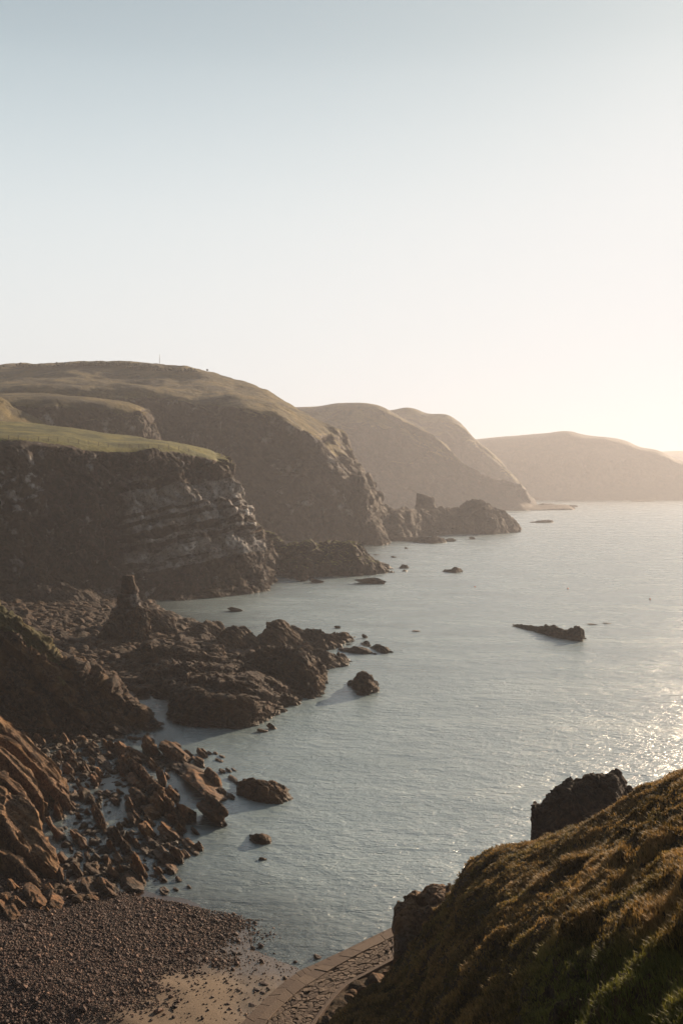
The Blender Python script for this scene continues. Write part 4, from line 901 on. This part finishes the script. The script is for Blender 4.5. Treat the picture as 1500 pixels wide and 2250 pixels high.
# ------------------------------------------------------------------ jetty
def line(px, z, n): return cr(np.array([G(a, b, z) for a, b in px]), n)
LO = [(400, 2400), (470, 2312), (550, 2226), (599, 2177), (655, 2133), (690, 2117), (760, 2084), (818, 2056), (873, 2030), (960, 1990), (1080, 1950)]
LL = [(424, 2410), (494, 2318), (571, 2233), (632, 2170), (668, 2143), (706, 2121), (775, 2085), (828, 2058), (875, 2037), (962, 1998), (1085, 1958)]
LI = [(450, 2420), (526, 2325), (594, 2237), (648, 2184), (692, 2153), (736, 2125), (800, 2090), (842, 2069), (877, 2052), (970, 2012), (1090, 1970)]
LK = [(560, 2440), (630, 2330), (690, 2239), (716, 2204), (756, 2162), (802, 2136), (842, 2115), (864, 2103), (884, 2090), (990, 2050), (1100, 2000)]
LK2 = [(572, 2440), (642, 2330), (701, 2241), (725, 2208), (764, 2168), (808, 2142), (847, 2121), (869, 2109), (890, 2096), (996, 2056), (1106, 2006)]
m, nt, b, out = new_mat('jetty_stone'); p, g = wpos(nt)
c1 = mix(nt, noise(nt, p, 1.2, 6, .6), (0.045, 0.023, 0.015), (0.10, 0.056, 0.036))
c1 = mix(nt, ramp(nt, noise(nt, p, 9, 5, .7), [(.35, .6), (.55, 0.0)]), c1, (0.04, 0.025, 0.018))
c1 = mix(nt, math_(nt, 'MULTIPLY', attr(nt, 'crack'), .42), c1, (0.014, 0.009, 0.007))
c1 = mix(nt, attr(nt, 'tone'), c1, mix(nt, .5, c1, (0.25, 0.18, 0.12)))
nt.links.new(c1, b.inputs['Base Color']); b.inputs['Roughness'].default_value = .8
nt.links.new(bump(nt, noise(nt, p, 7, 8, .7), .7, .05), b.inputs['Normal']); M_jet = m
je = bpy.data.objects.new('jetty', None); C.objects.link(je); je.location = (0, 0, 0)
je['label'] = 'curved stone jetty with slab coping and cracked paving, between the sand and the grassy slope'; je['category'] = 'jetty'
def strip_box(name, A, B, zt, zb, parent, jit=0., tone=0.):
    """solid between two lines"""
    n_ = len(A); A = A.copy(); B = B.copy()
    rows = []
    for L_, z in ((A, zb), (A, zt), (B, zt), (B, zb)):
        q = L_.copy(); q[:, 2] = z; rows.append(q)
    rows[1][:, 2] += jit; rows[2][:, 2] += jit
    X = np.stack(rows, 1); V = X.reshape(-1, 3); Fq = [list(f) for f in grid_faces(n_, 4)]
    Fq.append([0, 1, 2, 3]); e = (n_ - 1) * 4; Fq.append([e + 3, e + 2, e + 1, e])
    me = mesh_from(name, V, Fq, dict(crack=np.zeros(len(V)), tone=np.full(len(V), tone)), smooth=False)
    o_ = link(name, me, M_jet, parent=parent)
    bv = o_.modifiers.new('bevel', 'BEVEL'); bv.width = .025; bv.segments = 2; bv.limit_method = 'ANGLE'
    return o_
nl = 240
o_, l_, i_, k_, k2_ = line(LO, 2.5, nl), line(LL, 2.6, nl), line(LI, 2.6, nl), line(LK, 2.6, nl), line(LK2, 2.6, nl)
strip_box('sea_wall', o_ * 1, l_ + (i_ - l_) * .02, 2.30, -2.5, je)
u = 6; rj = random.Random(3)
while u < nl - 12:
    s_ = rj.randint(7, 12); sl_ = slice(u, u + s_ + 1)
    A_, B_ = o_[sl_].copy(), (o_ + (l_ - o_) * .93)[sl_].copy()
    for q in (A_, B_): q[-1] += (q[-2] - q[-1]) * .12
    strip_box('coping_stone', A_, B_, 2.46 + rj.uniform(-.015, .015), 2.31, je, tone=rj.uniform(0, .25))
    u += s_
u = 2
while u < nl - 16:
    s_ = rj.randint(9, 16); sl_ = slice(u, u + s_ + 1)
    A_, B_ = l_[sl_].copy(), (l_ + (i_ - l_) * .97)[sl_].copy()
    for q in (A_, B_): q[-1] += (q[-2] - q[-1]) * .15
    strip_box('edge_slab', A_, B_, 2.62 + rj.uniform(-.02, .02), 2.2, je, tone=rj.uniform(0, .5))
    u += s_
nu_, nv_ = 900, 170
A_, B_ = cr(i_, nu_), cr(k_, nu_); t_ = np.linspace(0, 1, nv_)[None, :, None]
X = A_[:, None] * (1 - t_) + B_[:, None] * t_
L_ = np.concatenate([[0], np.cumsum(np.linalg.norm(np.diff(A_, axis=0), axis=1))])
uv = np.stack([np.broadcast_to(L_[:, None], (nu_, nv_)), np.linalg.norm(B_ - A_, axis=1)[:, None] * t_[..., 0], 0 * X[..., 0]], -1)
q = uv * np.array([1.9, 3.0, 1]) + .25 * np.stack([fbm(uv * 1.5, 2), fbm(uv * 1.5 + 9, 2), 0 * uv[..., 0]], -1); q[..., 2] = .5
hv, off, w1_, w2_ = worley(q); gap = (w2_ - w1_); ck = 1 - sstep(.0, .10, gap * (.6 + .8 * _rnd[hv]))
hole = (_rnd[(hv * 3 + 1) & 4095] > .955)
X[..., 2] = 2.56 + .05 * (_rnd[hv] - .5) - .06 * ck + .03 * fbm(X * 3, 3) - .16 * hole + .04 * (off * _grad[hv])[..., :2].sum(-1)
me = mesh_from('paving', X, grid_faces(nu_, nv_), dict(crack=np.maximum(ck, .7 * hole), tone=.5 * _rnd[(hv * 5) & 4095]), smooth=False); link('paving', me, M_jet, parent=je)
strip_box('inner_kerb', k_, k_ + (k2_ - k_) * .7, 2.64, .2, je, tone=.05)
# rough ground filling the gully between jetty and slope
n_ = 1400; t1 = nr.rand(n_); j = (t1 * (nl - 1)).astype(int); off_ = nr.uniform(.3, 5, n_)
dirv = (k2_ - i_); dirv /= np.linalg.norm(dirv, axis=1, keepdims=True)
pp = k2_[j] + dirv[j] * off_[:, None]; pp[:, 2] = 2.2 - 1.0 * np.clip(off_ / 2, 0, 1) + off_ * .18 + nr.rand(n_) * .2
scatter('gully_rubble', pp, np.clip(np.exp(nr.normal(math.log(.3), .4, n_)), .12, .8), M_near, 15, sub=2)
nn_ = 60; gX = np.stack([k2_ + dirv * t for t in np.linspace(-.1, 12, nn_)], 1); gX[..., 2] = 2.45 + .45 * fbm(gX / 1.5, 4) - 1.0 * np.clip(np.linspace(-.1, 12, nn_) / 2, 0, 1)[None] + np.linspace(0, 2.2, nn_)[None]
link('gully_floor', mesh_from('gully_floor', gX, grid_faces(nl, nn_), dict(grass=.3 + 0 * gX[..., 0], pale=0 * gX[..., 0])), M_slope, kind='structure')

# ------------------------------------------------------------------ mast, fence, buoys
m, nt, b, out = new_mat('grey_paint'); b.inputs['Base Color'].default_value = (.12, .11, .10, 1); b.inputs['Roughness'].default_value = .6; M_grey = m
m, nt, b, out = new_mat('weathered_wood'); p, g = wpos(nt, (1, 1, .1)); nt.links.new(mix(nt, noise(nt, p, 20), (.05, .04, .03), (.12, .10, .08)), b.inputs['Base Color']); b.inputs['Roughness'].default_value = .9; M_wood = m
m, nt, b, out = new_mat('buoy_plastic'); p, g = wpos(nt); nt.links.new(mix(nt, noise(nt, p, 5), (.35, .04, .02), (.55, .08, .03)), b.inputs['Base Color']); b.inputs['Roughness'].default_value = .4; M_red = m
def lathe(name, prof, mat, parent=None, seg=14, **k):
    a = np.linspace(0, 2 * math.pi, seg, endpoint=False); V = np.array([[r_ * math.cos(t), r_ * math.sin(t), z] for r_, z in prof for t in a])
    Fq = [[i * seg + j, i * seg + (j + 1) % seg, (i + 1) * seg + (j + 1) % seg, (i + 1) * seg + j] for i in range(len(prof) - 1) for j in range(seg)]
    return link(name, mesh_from(name, V, Fq), mat, parent=parent, **k)
def empty(name, loc, label, cat, group=None):
    e = bpy.data.objects.new(name, None); C.objects.link(e); e.location = loc; e['label'] = label; e['category'] = cat
    if group: e['group'] = group
    return e
gp_ = P(351, 810, 875)
e = empty('mast', gp_, 'thin dark mast standing alone on the skyline of the main headland', 'mast')
lathe('base', [(0.01, -4), (.9, -4), (.9, .6), (.01, .6)], M_grey, e)
lathe('pole', [(.22, .5), (.20, 5), (.13, 12.6), (.01, 12.7)], M_grey, e)
lathe('bracket', [(.01, 8.2), (.32, 8.2), (.32, 8.6), (.01, 8.6)], M_grey, e)
for k, (a, b, l) in enumerate([(1043, 1290, 'small red buoy floating level with the small triangular rock, left of the three buoys'), (1247, 1294, 'small red buoy floating beyond the long skerry, middle of the three buoys'), (1427, 1317, 'small red buoy near the right edge of the picture, nearest of the three buoys')]):
    e = empty('buoy', G(a, b), l, 'buoy', 'marker buoys in the bay'); e.scale = (.6, .6, .6)
    lathe('float', [(0.01, -.3), (.35, -.25), (.5, 0), (.5, .2), (.3, .5), (.12, .62), (.01, .64)], M_red, e)
    lathe('stub', [(0.01, .6), (.06, .6), (.06, 1.0), (.01, 1.0)], M_grey, e)
def on_surface(name, px, py):
    ob = bpy.data.objects[name]; n_ = len(ob.data.vertices); a = np.empty(n_ * 3, np.float32); ob.data.vertices.foreach_get('co', a); V = a.reshape(-1, 3).astype(float)
    x, y = scr(V); r2 = []
    for u_, v_ in zip(px, py):
        d_ = np.hypot(x - u_, y - v_); c_ = np.where(d_ < 3.0)[0]
        r2.append(V[c_[np.argmin(V[c_, 1])]] if len(c_) else V[np.argmin(d_)])
    return np.array(r2)
fx = np.arange(20, 420, 22); fy = np.interp(fx, [0, 120, 250, 370, 420], [962, 967, 980, 983, 990])
FP = on_surface('near_headland', fx, fy)
e = empty('wire_fence', FP[0], 'post and wire fence along the cliff edge of the near headland', 'fence')
for q in FP:
    o2 = lathe('post', [(.01, -.6), (.09, -.6), (.08, 1.3), (.01, 1.32)], M_wood, e, seg=8); o2.location = q - FP[0]
for hh in (.5, .85, 1.2):
    V = []; Fq = []
    for k, q in enumerate(FP):
        for dz in (-.012, .012): V.append(q - FP[0] + np.array([0, -.09, hh + dz]))
        for dz in (.012, -.012): V.append(q - FP[0] + np.array([0, -.066, hh + dz]))
        if k: s_ = (k - 1) * 4; Fq += [[s_ + a, s_ + (a + 1) % 4, s_ + 4 + (a + 1) % 4, s_ + 4 + a] for a in range(4)]
    link('wire', mesh_from('wire', V, Fq), M_grey, parent=e)
# gorse and scrub on the skyline
m, nt, b, out = new_mat('gorse'); p, g = wpos(nt); nt.links.new(mix(nt, noise(nt, p, .8), (.025, .03, .01), (.06, .055, .02)), b.inputs['Base Color']); b.inputs['Roughness'].default_value = .95; M_gorse = m
n_ = 900; u_ = np.concatenate([nr.uniform(165, 250, n_ // 3), nr.uniform(255, 330, n_ // 3), nr.uniform(0, 420, n_ // 3)])
sk = [on_surface('main_headland', [a], [np.interp(a, [0, 150, 260, 360, 450], [805, 799, 797, 808, 815]) + b])[0] for a, b in zip(u_[::6], nr.uniform(-1, 3, n_)[::6])]
sk = np.repeat(np.array(sk), 6, 0)[:n_] + nr.normal(size=(n_, 3)) * np.array([4, 4, .0]); 
scatter('gorse_scrub', sk, nr.uniform(.5, 1.7, len(sk)), M_gorse, 16, sub=2, flat=.8)

# ------------------------------------------------------------------ grass on the foreground slope
def blades(name, XG, gmask, n_, hmin, hmax, wd, seed, v0=.25):
    r_ = np.random.RandomState(seed); nu, nv = XG.shape[:2]
    e1 = XG[1:, :-1] - XG[:-1, :-1]; e2 = XG[:-1, 1:] - XG[:-1, :-1]; ar = np.linalg.norm(np.cross(e1, e2), axis=-1)
    dist = XG[:-1, :-1, 1]; wgt = ar * (30 / np.maximum(dist, 10)) ** 1.1 * np.clip(gmask[:-1, :-1], .0, 1) * (np.linspace(0, 1, nv - 1)[None] > v0)
    px, py = scr(XG[:-1, :-1]); wgt *= (px < 1560) & (px > 650) & (py < 2320)
    wgt *= .25 + sstep(-.2, .3, fbm(XG[:-1, :-1] / 1.1, 3))
    nt0 = n_ // 9; c_ = np.cumsum(wgt.ravel()); id_ = np.searchsorted(c_, r_.rand(nt0) * c_[-1]); i, j = np.unravel_index(id_, wgt.shape)
    base = XG[i, j] + e1[i, j] * r_.rand(nt0)[:, None] + e2[i, j] * r_.rand(nt0)[:, None]
    big = .6 + .8 * sstep(-.3, .4, fbm(base / 3.5 + 4, 3)); tone = np.clip(.5 + 1.1 * fbm(base / 2.8 + 20, 4) + r_.normal(size=nt0) * .22, 0, 1)
    pxb, pyb = scr(base); green = sstep(2020, 2130, pyb) * sstep(1080, 1230, pxb + 60 * fbm(base / 4, 3)); green = np.maximum(green * .95, .35 * sstep(0, .4, fbm(base / 3 + 40, 3)))
    rep = 9; base = np.repeat(base, rep, 0); big = np.repeat(big, rep); tone = np.repeat(tone, rep); green = np.repeat(green, rep); m_ = len(base)
    base = base + r_.normal(size=(m_, 3)) * np.array([.07, .07, .01]); 
    h_ = r_.uniform(hmin, hmax, m_) * big; a = r_.uniform(0, 6.283, m_); lean = r_.uniform(.15, .8, m_) * h_
    dx, dy = np.cos(a) * lean - .2 * h_, np.sin(a) * lean - .1 * h_
    wx, wy = -np.sin(a) * wd * .5, np.cos(a) * wd * .5; s_ = np.clip(base[:, 1] / 24, .7, 2.2); wx *= s_; wy *= s_
    z0 = np.zeros(m_); o_ = np.stack([wx, wy, z0], -1); tip = np.stack([dx, dy, h_ * .85], -1); mid = np.stack([dx * .35, dy * .35, h_ * .55], -1)
    base[:, 2] -= .04
    V = np.stack([base - o_, base + o_, base + mid + o_ * .7, base + mid - o_ * .7, base + tip], 1)
    id0 = np.arange(m_)[:, None] * 5
    F3 = np.concatenate([id0 + np.array([0, 1, 2]), id0 + np.array([0, 2, 3]), id0 + np.array([3, 2, 4])], 0)
    at = dict(tone=np.repeat(np.clip(tone + r_.normal(size=m_) * .1, 0, 1), 5), green=np.repeat(green, 5), tipf=np.tile([0, 0, .5, .5, 1.], m_))
    return mesh_from(name, V.reshape(-1, 3), F3, at, smooth=False)
m, nt, b, out = new_mat('grass_blade')
straw = ramp(nt, attr(nt, 'tone'), [(0.0, (0.075, 0.054, 0.014)), (.5, (0.19, 0.122, 0.036)), (1.0, (0.40, 0.25, 0.09))])
gcol = ramp(nt, attr(nt, 'tone'), [(0.0, (0.06, 0.068, 0.014)), (1.0, (0.21, 0.205, 0.045))])
col = mix(nt, attr(nt, 'green'), straw, gcol)
nt.links.new(col, b.inputs['Base Color']); b.inputs['Roughness'].default_value = .7; b.inputs['Specular IOR Level'].default_value = .25
tl = N(nt, 'ShaderNodeBsdfTranslucent'); nt.links.new(col, tl.inputs[0]); ms = N(nt, 'ShaderNodeMixShader'); ms.inputs[0].default_value = .35
nt.links.new(b.outputs[0], ms.inputs[1]); nt.links.new(tl.outputs[0], ms.inputs[2]); nt.links.new(ms.outputs[0], out.inputs[0]); M_grass = m
link('grass', blades('grass', XS, gS, 420000, .07, .22, .030, 21, v0=.16), M_grass, kind='stuff')
# ------------------------------------------------------------------ haze
def haze():
    m = bpy.data.materials.new('haze_air'); m.use_nodes = True; nt = m.node_tree; nt.nodes.clear()
    out = N(nt, 'ShaderNodeOutputMaterial'); v = N(nt, 'ShaderNodeVolumePrincipled')
    v.inputs['Color'].default_value = (.68, .69, .76, 1); v.inputs['Density'].default_value = .00023; v.inputs['Anisotropy'].default_value = .33
    nt.links.new(v.outputs[0], out.inputs['Volume'])
    bm = bmesh.new(); bmesh.ops.create_cube(bm, size=1)
    me = bpy.data.meshes.new('haze'); bm.to_mesh(me); bm.free()
    o = link('haze', me, m, kind='stuff'); o['label'] = 'warm sea haze'
    zt = 158; o.scale = (56000, 33000, zt + 9); o.location = (0, 33000 / 2 - 400, (zt - 9) / 2)
haze()
